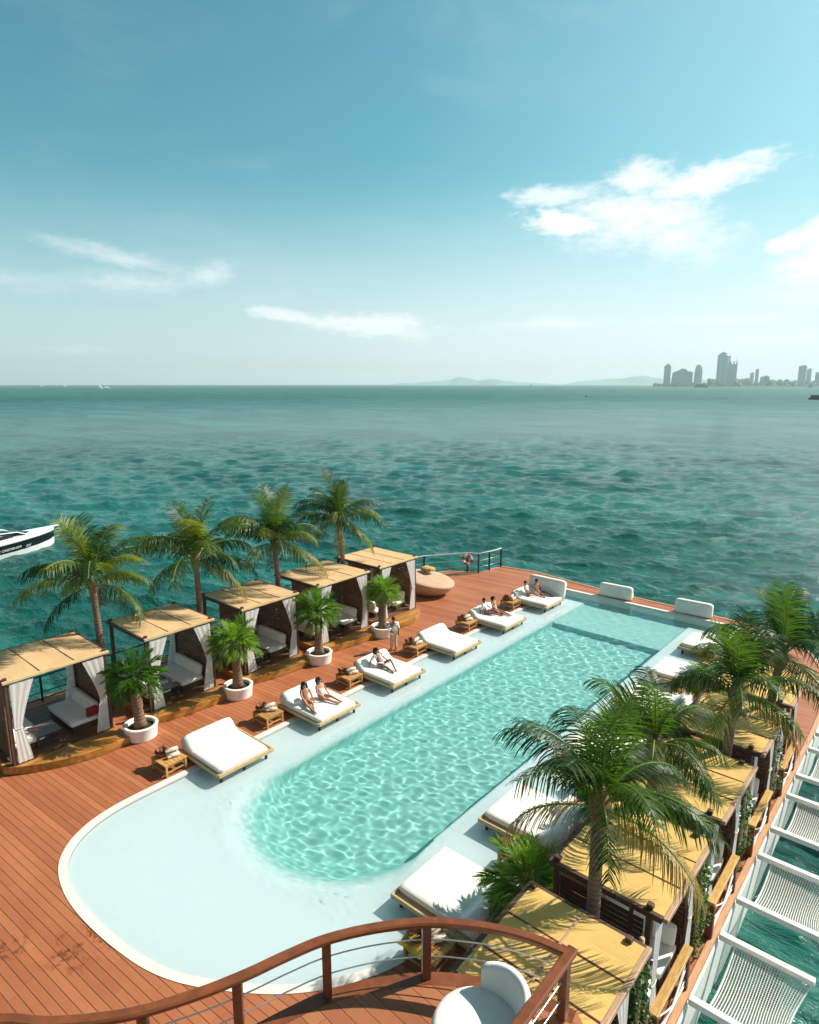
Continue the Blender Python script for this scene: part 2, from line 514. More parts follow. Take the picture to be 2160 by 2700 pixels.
na = t.noise(t.mapping(c.outputs['Object'], (0.55, 1.5, 1), (0, 0, R(-30 - 10))), 1, 6, 0.66, 0.6)
nb = t.noise(t.mapping(c.outputs['Object'], (2.2, 4.6, 1), (0, 0, R(-52))), 1, 4, 0.6, 0.4)
hgt = t.math('ADD', t.math('MULTIPLY', na.outputs[0], 0.55), t.math('MULTIPLY', nb.outputs[0], 0.10))
bp = t.n('ShaderNodeBump')
bp.inputs['Strength'].default_value = 0.9
bp.inputs['Distance'].default_value = 0.6
t.l(hgt, bp.inputs['Height'])
t.l(bp.outputs[0], b.inputs['Normal'])


# ------------------------------------------------------------------ mesh builder
class MB:
    def __init__(self):
        self.v, self.f, self.mi, self.k = [], [], [], 0

    def add(self, vs, fs, mi=None):
        o = len(self.v)
        self.v += [tuple(p) for p in vs]
        self.f += [[i + o for i in q] for q in fs]
        self.mi += [self.k if mi is None else mi] * len(fs)
        return self

    def box(self, c, s, rz=0.0, M=None):
        x, y, z = s[0] / 2, s[1] / 2, s[2] / 2
        vs = [Vector(p) for p in ((-x, -y, -z), (x, -y, -z), (x, y, -z), (-x, y, -z), (-x, -y, z), (x, -y, z), (x, y, z), (-x, y, z))]
        m = Matrix.Translation(c) @ (M.to_4x4() if M else Matrix.Rotation(rz, 4, 'Z'))
        return self.add([m @ p for p in vs], [(0, 3, 2, 1), (4, 5, 6, 7), (0, 1, 5, 4), (1, 2, 6, 5), (2, 3, 7, 6), (3, 0, 4, 7)])

    def rbox(self, c, s, r, n=5, M=None, bulge=0.0):
        """cushion: a box with round edges"""
        n = max(n, 3)
        h = [x / 2 for x in s]
        r = min(r, min(h) * 0.98)
        T = [-1 + 2 * i / n for i in range(n + 1)]

        def warp(u):
            return math.copysign(abs(u) ** 0.6, u)
        idx, vs, fs = {}, [], []

        def vid(p):
            key = tuple(round(q, 5) for q in p)
            if key not in idx:
                P = Vector([warp(p[i]) * h[i] for i in range(3)])
                inn = Vector([max(-(h[i] - r), min(h[i] - r, P[i])) for i in range(3)])
                d = P - inn
                if d.length > 1e-9:
                    P = inn + d.normalized() * r
                if bulge:
                    P.z += bulge * (1 - p[0] ** 2) * (1 - p[1] ** 2) * (1 if p[2] > 0 else 0.2)
                idx[key] = len(vs)
                vs.append(P)
            return idx[key]
        for ax in range(3):
            for sg in (-1, 1):
                a, b2 = [(1, 2), (2, 0), (0, 1)][ax]
                for i in range(n):
                    for j in range(n):
                        q = []
                        for (ii, jj) in ((i, j), (i + 1, j), (i + 1, j + 1), (i, j + 1)):
                            p = [0, 0, 0]
                            p[ax] = sg
                            p[a], p[b2] = T[ii], T[jj]
                            q.append(vid(p))
                        fs.append(q if sg > 0 else q[::-1])
        m = Matrix.Translation(c) @ (M.to_4x4() if M else Matrix.Identity(4))
        return self.add([m @ p for p in vs], fs)

    def tube(self, pts, r, n=8, cap=True, squash=None):
        pts = [Vector(p) for p in pts]
        rs = r if isinstance(r, (list, tuple)) else [r] * len(pts)
        up = Vector((0, 0, 1))
        vs, fs = [], []
        prev = None
        for i, p in enumerate(pts):
            d = (pts[min(i + 1, len(pts) - 1)] - pts[max(i - 1, 0)]).normalized()
            if prev is None:
                a = d.cross(up if abs(d.z) < 0.95 else Vector((1, 0, 0))).normalized()
            else:
                a = (prev - d * prev.dot(d)).normalized()
            prev = a
            b2 = d.cross(a)
            for j in range(n):
                an = 2 * math.pi * j / n
                q = a * math.cos(an) * rs[i] + b2 * math.sin(an) * rs[i] * (squash or 1)
                vs.append(p + q)
        for i in range(len(pts) - 1):
            for j in range(n):
                k = (j + 1) % n
                fs.append((i * n + j, i * n + k, (i + 1) * n + k, (i + 1) * n + j))
        if cap:
            fs.append(tuple(range(n))[::-1])
            fs.append(tuple((len(pts) - 1) * n + j for j in range(n)))
        return self.add(vs, fs)

    def lathe(self, prof, n=24, c=(0, 0, 0), sx=1, sy=1):
        vs, fs = [], []
        for (r, z) in prof:
            for j in range(n):
                a = 2 * math.pi * j / n
                vs.append((c[0] + r * sx * math.cos(a), c[1] + r * sy * math.sin(a), c[2] + z))
        for i in range(len(prof) - 1):
            for j in range(n):
                k = (j + 1) % n
                fs.append((i * n + j, i * n + k, (i + 1) * n + k, (i + 1) * n + j))
        if prof[0][0] > 1e-4:
            fs.append(tuple(range(n))[::-1])
        if prof[-1][0] > 1e-4:
            fs.append(tuple((len(prof) - 1) * n + j for j in range(n)))
        return self.add(vs, fs)

    def prism(self, poly, z0, z1, holes=()):
        """vertical-sided slab from a polygon (any shape, holes allowed)"""
        loops = [[Vector((p[0], p[1], 0)) for p in poly]] + [[Vector((p[0], p[1], 0)) for p in h] for h in holes]
        tris = tessellate_polygon(loops)
        flat = [p for lp in loops for p in lp]
        n = len(flat)
        fs = []
        for tr in tris:
            a, b2, c2 = (flat[i] for i in tr)
            if (b2 - a).cross(c2 - a).z < 0:
                tr = tr[::-1]
            fs.append(tuple(i + n for i in tr))
            if z0 is not None:
                fs.append(tuple(tr)[::-1])
        zz0 = z1 if z0 is None else z0
        vs = [(p.x, p.y, zz0) for p in flat] + [(p.x, p.y, z1) for p in flat]
        if z0 is not None:
            o = 0
            for li, lp in enumerate(loops):
                k = len(lp)
                area = sum(lp[i].x * lp[(i + 1) % k].y - lp[(i + 1) % k].x * lp[i].y for i in range(k))
                ccw = (area > 0) == (li == 0)
                for i in range(k):
                    j = (i + 1) % k
                    q = (o + i, o + j, o + j + n, o + i + n)
                    fs.append(q if ccw else q[::-1])
                o += k
        return self.add(vs, fs)

    def build(self, name, mat, parent=None, smooth=False, bevel=0.0, loc=None):
        me = bpy.data.meshes.new(name)
        me.from_pydata(self.v, [], self.f)
        mats = mat if isinstance(mat, (list, tuple)) else [mat]
        for q in mats:
            me.materials.append(MAT[q])
        if len(mats) > 1:
            me.polygons.foreach_set('material_index', self.mi)
        if smooth:
            me.polygons.foreach_set('use_smooth', [True] * len(me.polygons))
        me.update()
        o = bpy.data.objects.new(name, me)
        COL.objects.link(o)
        if parent:
            o.parent = parent
        if loc:
            o.location = loc
        if bevel:
            bv = o.modifiers.new('bevel', 'BEVEL')
            bv.width = bevel
            bv.segments = 2
            bv.limit_method = 'ANGLE'
        return o


def npmesh(name, V, F, mat, smooth=True, parent=None):
    """large quad mesh from numpy arrays"""
    me = bpy.data.meshes.new(name)
    me.vertices.add(len(V))
    me.vertices.foreach_set('co', np.ascontiguousarray(V, np.float32).ravel())
    me.loops.add(F.size)
    me.loops.foreach_set('vertex_index', np.ascontiguousarray(F, np.int32).ravel())
    me.polygons.add(len(F))
    me.polygons.foreach_set('loop_start', np.arange(0, F.size, F.shape[1], dtype=np.int32))
    if smooth:
        me.polygons.foreach_set('use_smooth', np.ones(len(F), bool))
    me.materials.append(MAT[mat])
    me.update(calc_edges=True)
    o = bpy.data.objects.new(name, me)
    COL.objects.link(o)
    if parent:
        o.parent = parent
    return o


def gridfaces(ny, nx):
    i = np.arange(nx * ny).reshape(ny, nx)
    return np.stack([i[:-1, :-1], i[:-1, 1:], i[1:, 1:], i[1:, :-1]], -1).reshape(-1, 4)


def tag(o, label, cat, group=None, kind=None):
    o['label'] = label
    o['category'] = cat
    if group:
        o['group'] = group
    if kind:
        o['kind'] = kind
    return o


def thing(name, label, cat, loc=(0, 0, 0), rz=0.0, group=None):
    o = bpy.data.objects.new(name, None)
    COL.objects.link(o)
    o.empty_display_size = 0.2
    o.location = loc
    o.rotation_euler = (0, 0, rz)
    return tag(o, label, cat, group)


def structure(o, kind='structure'):
    o['kind'] = kind
    return o


def dup(root, loc, rz=None, label=None, group=None, scale=None):
    r = root.copy()
    COL.objects.link(r)
    r.location = loc
    if rz is not None:
        r.rotation_euler = (0, 0, rz)
    if scale:
        r.scale = (scale,) * 3
    if label:
        r['label'] = label
    if group:
        r['group'] = group
    for ch in list(root.children):
        c2 = ch.copy()
        COL.objects.link(c2)
        c2.parent = r
        for gch in ch.children:
            d = gch.copy()
            COL.objects.link(d)
            d.parent = c2
    return r


def smooth_loop(pts, n=8, closed=False):
    out = []
    m_ = len(pts)
    rng = range(m_ if closed else m_ - 1)
    for i in rng:
        g_ = (lambda k: Vector(pts[k % m_])) if closed else (lambda k: Vector(pts[max(0, min(m_ - 1, k))]))
        p0, p1, p2, p3 = g_(i - 1), g_(i), g_(i + 1), g_(i + 2)
        for j in range(n):
            s = j / n
            out.append(0.5 * ((2 * p1) + (p2 - p0) * s + (2 * p0 - 5 * p1 + 4 * p2 - p3) * s * s + (3 * p1 - p0 - 3 * p2 + p3) * s ** 3))
    if not closed:
        out.append(Vector(pts[-1]))
    return out


def inset(poly, d):
    """offset a CCW polygon inwards"""
    out = []
    n = len(poly)
    for i in range(n):
        a, b2, c2 = Vector(poly[i - 1][:2]), Vector(poly[i][:2]), Vector(poly[(i + 1) % n][:2])
        d1, d2 = (b2 - a).normalized(), (c2 - b2).normalized()
        n1, n2_ = Vector((-d1.y, d1.x)), Vector((-d2.y, d2.x))
        nn = (n1 + n2_).normalized()
        k = max(0.5, nn.dot(n1))
        out.append(tuple(b2 + nn * d / k))
    return out


AX = R(YAW)
FWD = Vector((-math.sin(AX), math.cos(AX), 0))
RGT = Vector((math.cos(AX), math.sin(AX), 0))


def bearing(deg, dist, z=0.0):
    """a point on the ground DIST metres out, DEG degrees right of the way the bay is seen"""
    p = FWD * math.cos(R(deg)) * dist + RGT * math.sin(R(deg)) * dist
    return Vector((p.x, p.y, z))


# ------------------------------------------------------------------ sea
SEA = -1.45
rng = np.random.RandomState(11)
nr, na_ = 1600, 900
rr = [6.0]
while rr[-1] < 10300 and len(rr) < nr:
    r_ = rr[-1]
    rr.append(r_ + max(0.06, min(r_ * r_ / 9000 * 0.55, r_ * 0.12)))
rr = np.array(rr)
print('sea rings', len(rr), rr[-1])
ph = np.radians(np.linspace(-62, 62, na_) - YAW)
RR, PH = np.meshgrid(rr, ph, indexing='ij')
X, Y = RR * np.sin(PH), RR * np.cos(PH)
DR = np.gradient(rr)[:, None] + 0 * X
DT = RR * np.radians(124 / na_)
Z = np.zeros_like(X)
lam = np.exp(rng.uniform(np.log(0.5), np.log(6.5), 130))
dirs = np.radians(rng.normal(-YAW + 8, 28, 130))
phs = rng.uniform(0, 2 * np.pi, 130)
amp = lam ** 0.68
amp *= 0.092 / math.sqrt((amp ** 2).sum() / 2)
for l_, d_, p_, a_ in zip(lam, dirs, phs, amp):
    kx, ky = math.sin(d_) * 2 * math.pi / l_, math.cos(d_) * 2 * math.pi / l_
    # spacing of the mesh along this wave's direction
    sp_ = np.abs(np.cos(d_ - PH)) * DR + np.abs(np.sin(d_ - PH)) * DT
    fade = np.clip((l_ / sp_ - 2.0) / 2.0, 0, 1)
    Z += a_ * fade * np.sin(kx * X + ky * Y + p_)
Z = Z + 2.2 * Z * Z - 0.02 + SEA
# the hull displaces the water it floats in
inside = (X > -28.3) & (X < -3.3) & (Y > -4) & (Y < 38)
Z = np.where(inside, SEA - 0.4, Z)
sea = npmesh('sea', np.stack([X, Y, Z], -1).reshape(-1, 3), gridfaces(*X.shape), 'sea_water')
structure(sea)

# ------------------------------------------------------------------ deck, pool, hull
curve = [(-19.0, 9.2), (-18.99, 8.35), (-18.92, 7.55), (-18.72, 6.85), (-18.36, 6.22), (-17.85, 5.73), (-17.25, 5.43), (-16.5, 5.25),
         (-15.7, 5.18), (-14.8, 5.2), (-13.75, 5.3), (-12.64, 5.5), (-11.7, 5.85), (-10.7, 6.45), (-9.8, 7.15), (-9.1, 7.95), (-8.55, 8.9), (-8.2, 10.0), (-8.14, 11.0)]
near = [tuple(p) for p in smooth_loop([Vector((a, b_, 0)) for a, b_ in curve], 5)]
POOL = [(-8.14, 37.2), (-19.0, 37.2)] + [(p[0], p[1]) for p in near]        # counter-clockwise
INNER = inset(POOL, 0.23)

DECK = [(-28.4, -3), (-3.12, -3), (-3.12, 27.5), (-3.2, 30.5), (-3.6, 33.2), (-4.6, 35.6), (-6.2, 37.3), (-8.5, 37.95), (-12, 38.2), (-17, 38.5),
        (-22.2, 39.25), (-24.75, 38.85), (-24.95, 37.0), (-25.6, 36.15), (-26.9, 35.35), (-27.85, 33.3), (-28.4, 30)]
hole = POOL[::-1]
structure(MB().prism(DECK, None, 0.0, [hole]).build('deck', 'deck_planks'))
# rim board round the deck edge and the hull under it
rim_o = DECK
rim_i = inset(DECK, 0.14)
structure(MB().prism(rim_o, -0.05, 0.035, [rim_i[::-1]]).build('deck_rim', 'rim_wood'))
hb = MB()
h0 = inset(DECK, 0.02)
h1 = inset(DECK, -0.03)
h2 = inset(DECK, 0.0)
n_ = len(DECK)
lv = [[(p[0], p[1], -0.05) for p in h0], [(p[0], p[1], -0.16) for p in h1], [(p[0], p[1], -0.55) for p in h1], [(p[0], p[1], -2.3) for p in h2]]
for q in range(3):
    hb.add(lv[q] + lv[q + 1], [(i, i + n_, (i + 1) % n_ + n_, (i + 1) % n_) for i in range(n_)])
tag(hb.build('ship_hull', 'hull_white'), 'white hull side of the pool ship, down from the deck rim to the sea', 'hull')

structure(MB().prism(POOL, -1.35, 0.014, [INNER[::-1]]).build('pool_coping', 'coping'))


def sstep(x, a, b_):
    q = np.clip((x - a) / (b_ - a), 0, 1)
    return q * q * (3 - 2 * q)


dx = 0.06
xs = np.arange(-18.95, -8.15, dx)
ys = np.arange(4.9, 37.15, dx)
X, Y = np.meshgrid(xs, ys)
cx, hw, yc = -13.57, 3.05, 13.2
dside = hw - np.abs(X - cx)                                   # distance inside the long sides
dend = np.where(Y < yc, 3.05 - np.hypot(X - cx, (Y - yc) * 0.93) , 9.0)  # distance inside the round beach end
wall = sstep(dside, -0.03, 0.05)
beach = np.where(Y < yc, np.clip(sstep(dend, -0.95, 0.95), 0, 1), 1.0)
bl = sstep(yc - Y, 0.0, 2.6)
ww = 0.05 + 1.0 * bl
beach = np.clip(sstep((dend + ww) / (2 * ww), 0, 1), 0, 1)
depth = np.where(Y < yc, beach, wall)
Z = -0.16 - 0.86 * depth
bench = (Y > 31.6) & (np.abs(X - cx) < hw)
Z = np.where(bench, -0.16 - 0.36 * wall, Z)
Z = np.where(Y > 35.55, -1.05, Z)
fl = npmesh('pool_floor', np.stack([X, Y, Z], -1).reshape(-1, 3), gridfaces(*X.shape), 'pool_depth_tint', smooth=False)
structure(fl)
fl.cycles.is_caustics_receiver = True

dx = 0.036
xs = np.arange(-18.9, -8.2, dx)
ys = np.arange(5.0, 37.1, dx)
X, Y = np.meshgrid(xs, ys)
Z = np.zeros_like(X)
rng = np.random.RandomState(5)
mask = sstep(hw + 0.6 - np.abs(X - cx), -0.4, 1.2) * sstep(Y, 8.4, 10.6) * (1 - sstep(Y, 30, 34) * 0.55)
for i in range(46):
    a = rng.uniform(0, 2 * math.pi)
    l_ = math.exp(rng.uniform(math.log(0.22), math.log(0.85)))
    k = 2 * math.pi / l_
    Z += 0.0034 * l_ ** 1.75 * np.sin(k * (math.cos(a) * X + math.sin(a) * Y) + rng.uniform(0, 6.28) + 0.5 * np.sin(0.7 * X + 0.4 * Y + i))
Z = Z * (0.04 + 0.96 * mask) - 0.05
wt = npmesh('pool_water', np.stack([X, Y, Z], -1).reshape(-1, 3), gridfaces(*X.shape), 'pool_water')
structure(wt)
wt.cycles.is_caustics_caster = True

# ------------------------------------------------------------------ cabanas
ORD = ['nearest', 'second', 'third', 'fourth', 'farthest']


def curtain(width, height, tie=0.46, lean=1, folds=3):
    """gathered curtain hanging from z=height; x=depth, y=along; tied towards the post side at y=0"""
    nu, nv = folds * 6, 26
    vs, fs = [], []
    for j in range(nv + 1):
        q = j / nv                       # 0 bottom .. 1 top
        if q > tie:
            s = (q - tie) / (1 - tie)
            wd = 0.25 + (width - 0.25) * s ** 1.25
            off = 0.0
        else:
            s = 1 - q / tie
            wd = 0.25 + 0.22 * s ** 0.8
            off = 0.0
        amp_ = 0.006 + 0.004 * (1 - abs(q - tie))
        for i in range(nu + 1):
            u = i / nu
            y = lean * (off + u * wd)
            x = amp_ * math.sin(u * folds * 2 * math.pi + 0.6 * math.sin(q * 5)) * (0.25 + 0.75 * wd / max(width, 0.4))
            vs.append((x, y, q * height))
    for j in range(nv):
        for i in range(nu):
            a = j * (nu + 1) + i
            fs.append((a, a + 1, a + nu + 2, a + nu + 1))
    return MB().add(vs, fs)


def make_cabana(label, wdt, dep, roof, z0, side, woven=False, endwall=False, spine=False):
    """local frame: y 0..wdt along the deck edge, x 0 (open front) back to -dep; floor at z0"""
    H = 3.32
    rt = thing('cabana', label, 'cabana')
    fx = 0.0 if side == 'L' else -0.22      # the right cabanas' roofs overhang their outer posts
    px = [-0.07 + fx, -dep + 0.07]
    for x in px:
        for y in (0.07, wdt - 0.07):
            MB().box((x, y, (H + 0.13 + z0) / 2), (0.12, 0.12, H + 0.13 - z0)).build('post', 'dark_wood' if side == 'L' else 'dark_wood', rt, bevel=0.012)
    # roof beams
    MB().box((0.03, wdt / 2, H + 0.005), (0.10, wdt + 0.10, 0.10)).build('front_beam', 'beam_wood' if side == 'R' else 'beam_tan', rt, bevel=0.015)
    MB().box((-dep - 0.03, wdt / 2, H - 0.03), (0.10, wdt + 0.10, 0.12)).build('back_beam', 'dark_wood', rt, bevel=0.01)
    for y in (-0.02, wdt + 0.02):
        MB().box((-dep / 2, y, H - 0.02), (dep - 0.06, 0.09, 0.12)).build('side_beam', 'dark_wood', rt, bevel=0.01)
    pw = wdt / 3
    for k in range(3):
        mb = MB()
        nx, ny = 8, 5
        y0, y1 = k * pw + 0.022, (k + 1) * pw - 0.022
        vs = []
        for i in range(nx + 1):
            for j in range(ny + 1):
                u, v = i / nx, j / ny
                sag = -0.012 * math.sin(math.pi * u) * math.sin(math.pi * v) + 0.004 * math.sin(u * 7 + k * 2 + v * 4)
                vs.append((-dep + 0.03 + u * (dep - 0.05), y0 + v * (y1 - y0), H + 0.045 + sag))
        fs = []
        for i in range(nx):
            for j in range(ny):
                a = i * (ny + 1) + j
                fs.append((a, a + ny + 1, a + ny + 2, a + 1))
        mb.add(vs, fs)
        o = mb.build('roof_panel', roof, rt)
        sd = o.modifiers.new('thick', 'SOLIDIFY')
        sd.thickness = 0.03
    for k in (1, 2):
        MB().box((-dep / 2, k * pw, H + 0.03), (dep - 0.02, 0.04, 0.05)).build('roof_batten', 'dark_wood' if side == 'L' else 'rail_post_wood', rt, bevel=0.008)
    if spine:
        MB().box((-dep * 0.52, wdt / 2, H + 0.034), (0.05, wdt - 0.1, 0.06)).build('roof_batten', 'beam_wood', rt, bevel=0.008)
    # slatted side walls
    for si, y in enumerate((0.07, wdt - 0.07)):
        if side == 'L' and si == 0 and not endwall:
            continue
        mb = MB()
        z = z0 + 0.12
        while z < H - 0.25:
            mb.box((-dep / 2 - 0.12, y, z), (dep - 0.55, 0.025, 0.108), M=Euler((R(14), 0, 0)).to_matrix())
            z += 0.115
        mb.box((-0.42 + fx, y, (H + z0) / 2 - 0.06), (0.07, 0.05, H - z0 - 0.2))
        mb.build('slat_wall', 'woven' if side == 'L' else 'dark_wood', rt)
    # curtains: two at the front, one at the far back corner
    for (x, y, ln, wd) in ((0.03 + fx, 0.16, 1, 0.75 if side == 'L' else 0.5), (0.03 + fx, wdt - 0.16, -1, 0.75 if side == 'L' else 0.78), (-dep + 0.10, wdt - 0.16, -1, 0.45)):
        cu = curtain(wd, H - z0 - 0.16, 0.44, ln).build('curtain', 'curtain_cloth', rt, smooth=True, loc=(x, y, z0 + 0.05))
        tie = MB()
        zt = (H - z0 - 0.16) * 0.44
        tie.tube([(0.028 * math.cos(a), ln * 0.125 + 0.132 * math.sin(a), zt) for a in [i * math.pi / 6 for i in range(13)]], 0.012, 6, False)
        tie.build('tie_band', 'curtain_cloth', cu, smooth=True)
    if woven:
        mb = MB()
        z = z0 + 0.15
        while z < H - 0.3:
            mb.box((-dep + 0.07, wdt * 0.62, z), (0.03, wdt * 0.70, 0.05))
            z += 0.062
        mb.build('woven_back', 'woven', rt)
    # low back rail
    mb = MB()
    for z in (0.45, 0.75, 1.0):
        mb.tube([(-dep + 0.07, 0.1, z0 + z), (-dep + 0.07, wdt - 0.1, z0 + z)], 0.02, 6)
    mb.build('back_rail', 'dark_wood', rt)
    return rt


def make_sofa(label, L, group):
    """along -x from the front end at x=0, back cushion on the +y side"""
    rt = thing('sofa', label, 'sofa', group=group)
    MB().box((-L / 2, -0.08, 0.12), (L - 0.06, 0.96, 0.22)).build('base', 'dark_wood', rt, bevel=0.01)
    MB().rbox((-L / 2, -0.09, 0.325), (L, 1.04, 0.19), 0.06, 6, bulge=0.02).build('seat_cushion', 'white_fabric', rt, smooth=True)
    MB().rbox((-L / 2, 0.34, 0.66), (L - 0.06, 0.24, 0.50), 0.10, 6, M=Euler((R(-10), 0, 0)).to_matrix()).build('back_cushion', 'white_fabric', rt, smooth=True)
    return rt


def make_coffee_table(label, group):
    rt = thing('coffee_table', label, 'table', group=group)
    mb = MB()
    for i in range(7):
        mb.box((0, -0.36 + i * 0.12, 0.46), (0.92, 0.113, 0.035))
    mb.build('table_top', 'table_wood', rt)
    for sx in (-1, 1):
        for sy in (-1, 1):
            MB().box((sx * 0.38, sy * 0.36, 0.22), (0.07, 0.07, 0.44)).build('leg', 'dark_wood', rt)
    mb = MB()
    for sy in (-1, 1):
        mb.box((0, sy * 0.36, 0.14), (0.70, 0.04, 0.05)).box((0, sy * 0.36, 0.40), (0.70, 0.03, 0.07))
    for sx in (-1, 1):
        mb.box((sx * 0.38, 0, 0.40), (0.03, 0.66, 0.07)).box((sx * 0.38, 0, 0.14), (0.04, 0.66, 0.05))
    mb.build('stretcher', 'dark_wood', rt)
    return rt


LC = [(6.32, 3.42), (11.2, 2.98), (15.62, 3.1), (19.98, 3.52), (24.34, 3.05)]    # y start, width
LX = -23.13
ldesc = ['tan-roofed cabana at the left picture edge, nearest of the left row', 'second left-row cabana from the viewer, shaded by a palm crown',
         'third left-row cabana from the viewer, a yellow frond hanging over its roof', 'fourth left-row cabana, second from the far end, three clear tan roof panels',
         'farthest left-row cabana with woven end wall beside the stone pod']
sofa0 = table0 = None
for i, (y0, wd) in enumerate(LC):
    cb_ = make_cabana(ldesc[i], wd, 2.95 + 0.1 * i, 'roof_tan', 0.3, 'L', i >= 2, i == 0)
    cb_.location = (LX, y0, 0)
    cb_['group'] = 'cabanas along the left side of the deck'
    # the raised floor with its rounded teak step
    yb, ye = y0 - 0.25, y0 + wd + 0.12
    fr_ = []
    for k in range(13):
        u = k / 12
        yy = yb + u * (ye - yb)
        if i == 0:
            xx = -23.35 + 1.32 * math.sin(min(1.0, u * 1.25) * math.pi / 2) ** 0.8
        elif i == 4:
            xx = -22.65 + 0.55 * math.sin(u * math.pi) ** 0.7 - 0.9 * max(0, u - 0.6)
        else:
            xx = -22.75 + 0.50 * math.sin(u * math.pi * 0.62) ** 0.8
        fr_.append((xx, yy))
    pf = thing('cabana_platform', 'raised floor and curved teak step under the %s left-row cabana' % ORD[i], 'platform', group='teak steps in front of the left cabanas')
    poly = fr_ + [(-26.9, ye), (-26.9, yb)]
    MB().prism(poly, 0.004, 0.30).build('step', 'step_wood', pf, bevel=0.02)
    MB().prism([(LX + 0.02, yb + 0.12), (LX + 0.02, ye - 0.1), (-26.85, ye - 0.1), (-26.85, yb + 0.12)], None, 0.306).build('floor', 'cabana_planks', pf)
    # furniture
    lab = ['white sofa against the %s wall of the %s left-row cabana' % (s_, ORD[i]) for s_ in ('far', 'near')]
    if sofa0 is None:
        sofa0 = make_sofa(lab[0], 2.15, 'sofas in the cabanas')
        sofa0.location = (LX - 0.62, y0 + wd - 0.66, 0.306)
        table0 = make_coffee_table('dark slatted coffee table in the nearest left-row cabana', 'coffee tables in the cabanas')
        table0.location = (LX - 0.95, y0 + wd * 0.40, 0.306)
    else:
        dup(sofa0, (LX - 0.62, y0 + wd - 0.66, 0.306), 0, lab[0])
        dup(table0, (LX - 0.95, y0 + wd * 0.40, 0.306), 0, 'dark slatted coffee table in the %s left-row cabana' % ORD[i])
    s2 = dup(sofa0, (LX - 0.62 - 2.15, y0 + 0.66, 0.306), math.pi, lab[1])
MB_red = MB().rbox((0, 0, 0), (0.12, 0.42, 0.38), 0.06, 5)
o = MB_red.build('cushion', 'red_cushion', smooth=True, loc=(LX - 0.60, LC[0][0] + LC[0][1] - 0.50, 0.95))
tag(o, 'dark red cushion at the front end of the nearest left-row cabana sofa', 'cushion')

RC = [(7.28, 2.72), (10.86, 2.74), (14.46, 2.76), (18.02, 2.86), (21.5, 2.75)]
RX = -3.17
rdesc = ['yellow-roofed cabana just below the upper deck rail, nearest of the right row', 'second right-row cabana from the viewer, under the big palm',
         'third right-row cabana from the viewer, palm fronds over its far half', 'fourth right-row cabana, half hidden by drooping fronds', 'farthest right-row cabana with two clear roof battens']
for i, (y0, wd) in enumerate(RC):
    cb_ = make_cabana(rdesc[i], wd, 2.28, 'roof_yellow', 0.22, 'R', spine=(i == 0))
    cb_.location = (RX, y0, 0)
    cb_['group'] = 'cabanas along the right side of the deck'
    pf = thing('cabana_platform', 'raised dark floor under the %s right-row cabana' % ORD[i], 'platform', group='raised floors of the right cabanas')
    MB().prism([(-3.70, y0 - 0.1), (-3.42, y0 + 0.5), (-3.42, y0 + wd - 0.5), (-3.66, y0 + wd + 0.1), (-5.7, y0 + wd + 0.1), (-5.7, y0 - 0.1)], 0.004, 0.22).build('step', 'rail_post_wood', pf, bevel=0.015)
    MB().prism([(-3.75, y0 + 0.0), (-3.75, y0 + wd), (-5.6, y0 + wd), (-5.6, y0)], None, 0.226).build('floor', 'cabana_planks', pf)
    for (x_, y_, rz_, nm_) in ((RX - 0.42, y0 + wd - 0.66, 0, 'far'), (RX - 0.42 - 1.70, y0 + 0.66, math.pi, 'near')):
        sf = dup(sofa0, (x_, y_, 0.226), rz_, 'white sofa against the %s wall of the %s right-row cabana' % (nm_, ORD[i]))
        sf.scale = (0.79, 1, 1)
    dup(table0, (RX - 1.1, y0 + wd * 0.45, 0.226), 0, 'dark slatted coffee table in the %s right-row cabana' % ORD[i])


# low rails outside the right cabanas
def make_low_rail(label):
    rt = thing('low_rail', label, 'railing', group='low wooden rails outside the right cabanas')
    L = 2.0
    MB().box((0, L / 2, 1.0), (0.19, L + 0.1, 0.08)).build('handrail', 'low_rail_wood', rt, bevel=0.015)
    for y in (0.06, L - 0.06):
        MB().box((-0.01, y, 0.478), (0.17, 0.12, 0.955)).build('post', 'rail_post_wood', rt, bevel=0.012)
    for a in ((0.15, 0.85), (0.85, 0.15), (0.5, 0.3), (0.3, 0.62)):
        pts = [(0.02 + 0.03 * math.sin(s * 3.1), 0.1 + s * (L - 0.2), a[0] + (a[1] - a[0]) * s - 0.12 * math.sin(s * math.pi)) for s in [k / 8 for k in range(9)]]
        MB().tube(pts, 0.016, 5).build('rope', 'net_cord', rt, smooth=True)
    return rt


lr0 = None
for i, y in enumerate([7.4, 11.03, 14.68, 18.3, 21.9]):
    lab = 'low wooden rail with crossed ropes beside the %s right-row cabana' % ORD[i]
    if lr0 is None:
        lr0 = make_low_rail(lab)
        lr0.location = (-3.27, y, 0.0)
    else:
        dup(lr0, (-3.27, y, 0), 0, lab)


def make_vine(seed, h=2.9):
    rnd = random.Random(seed)
    mb = MB()
    for k in range(900):
        z = h * rnd.random() ** 0.85
        rad = (0.06 + 0.17 * math.sin(min(1, z / h * 1.05) * math.pi) + 0.07 * math.sin(z * 6 + seed)) * rnd.random() ** 0.5
        a = rnd.uniform(0, 6.28)
        p = Vector((rad * math.cos(a), rad * math.sin(a), z))
        d = Vector((math.cos(a) + rnd.uniform(-.6, .6), math.sin(a) + rnd.uniform(-.6, .6), rnd.uniform(-0.9, 0.3))).normalized()
        s = rnd.uniform(0.04, 0.085)
        sd = d.cross(Vector((rnd.uniform(-1, 1), rnd.uniform(-1, 1), 1))).normalized() * s * 0.45
        mb.add([p, p + d * s * .5 + sd, p + d * s, p + d * s * .5 - sd], [(0, 1, 2, 3)])
    return mb


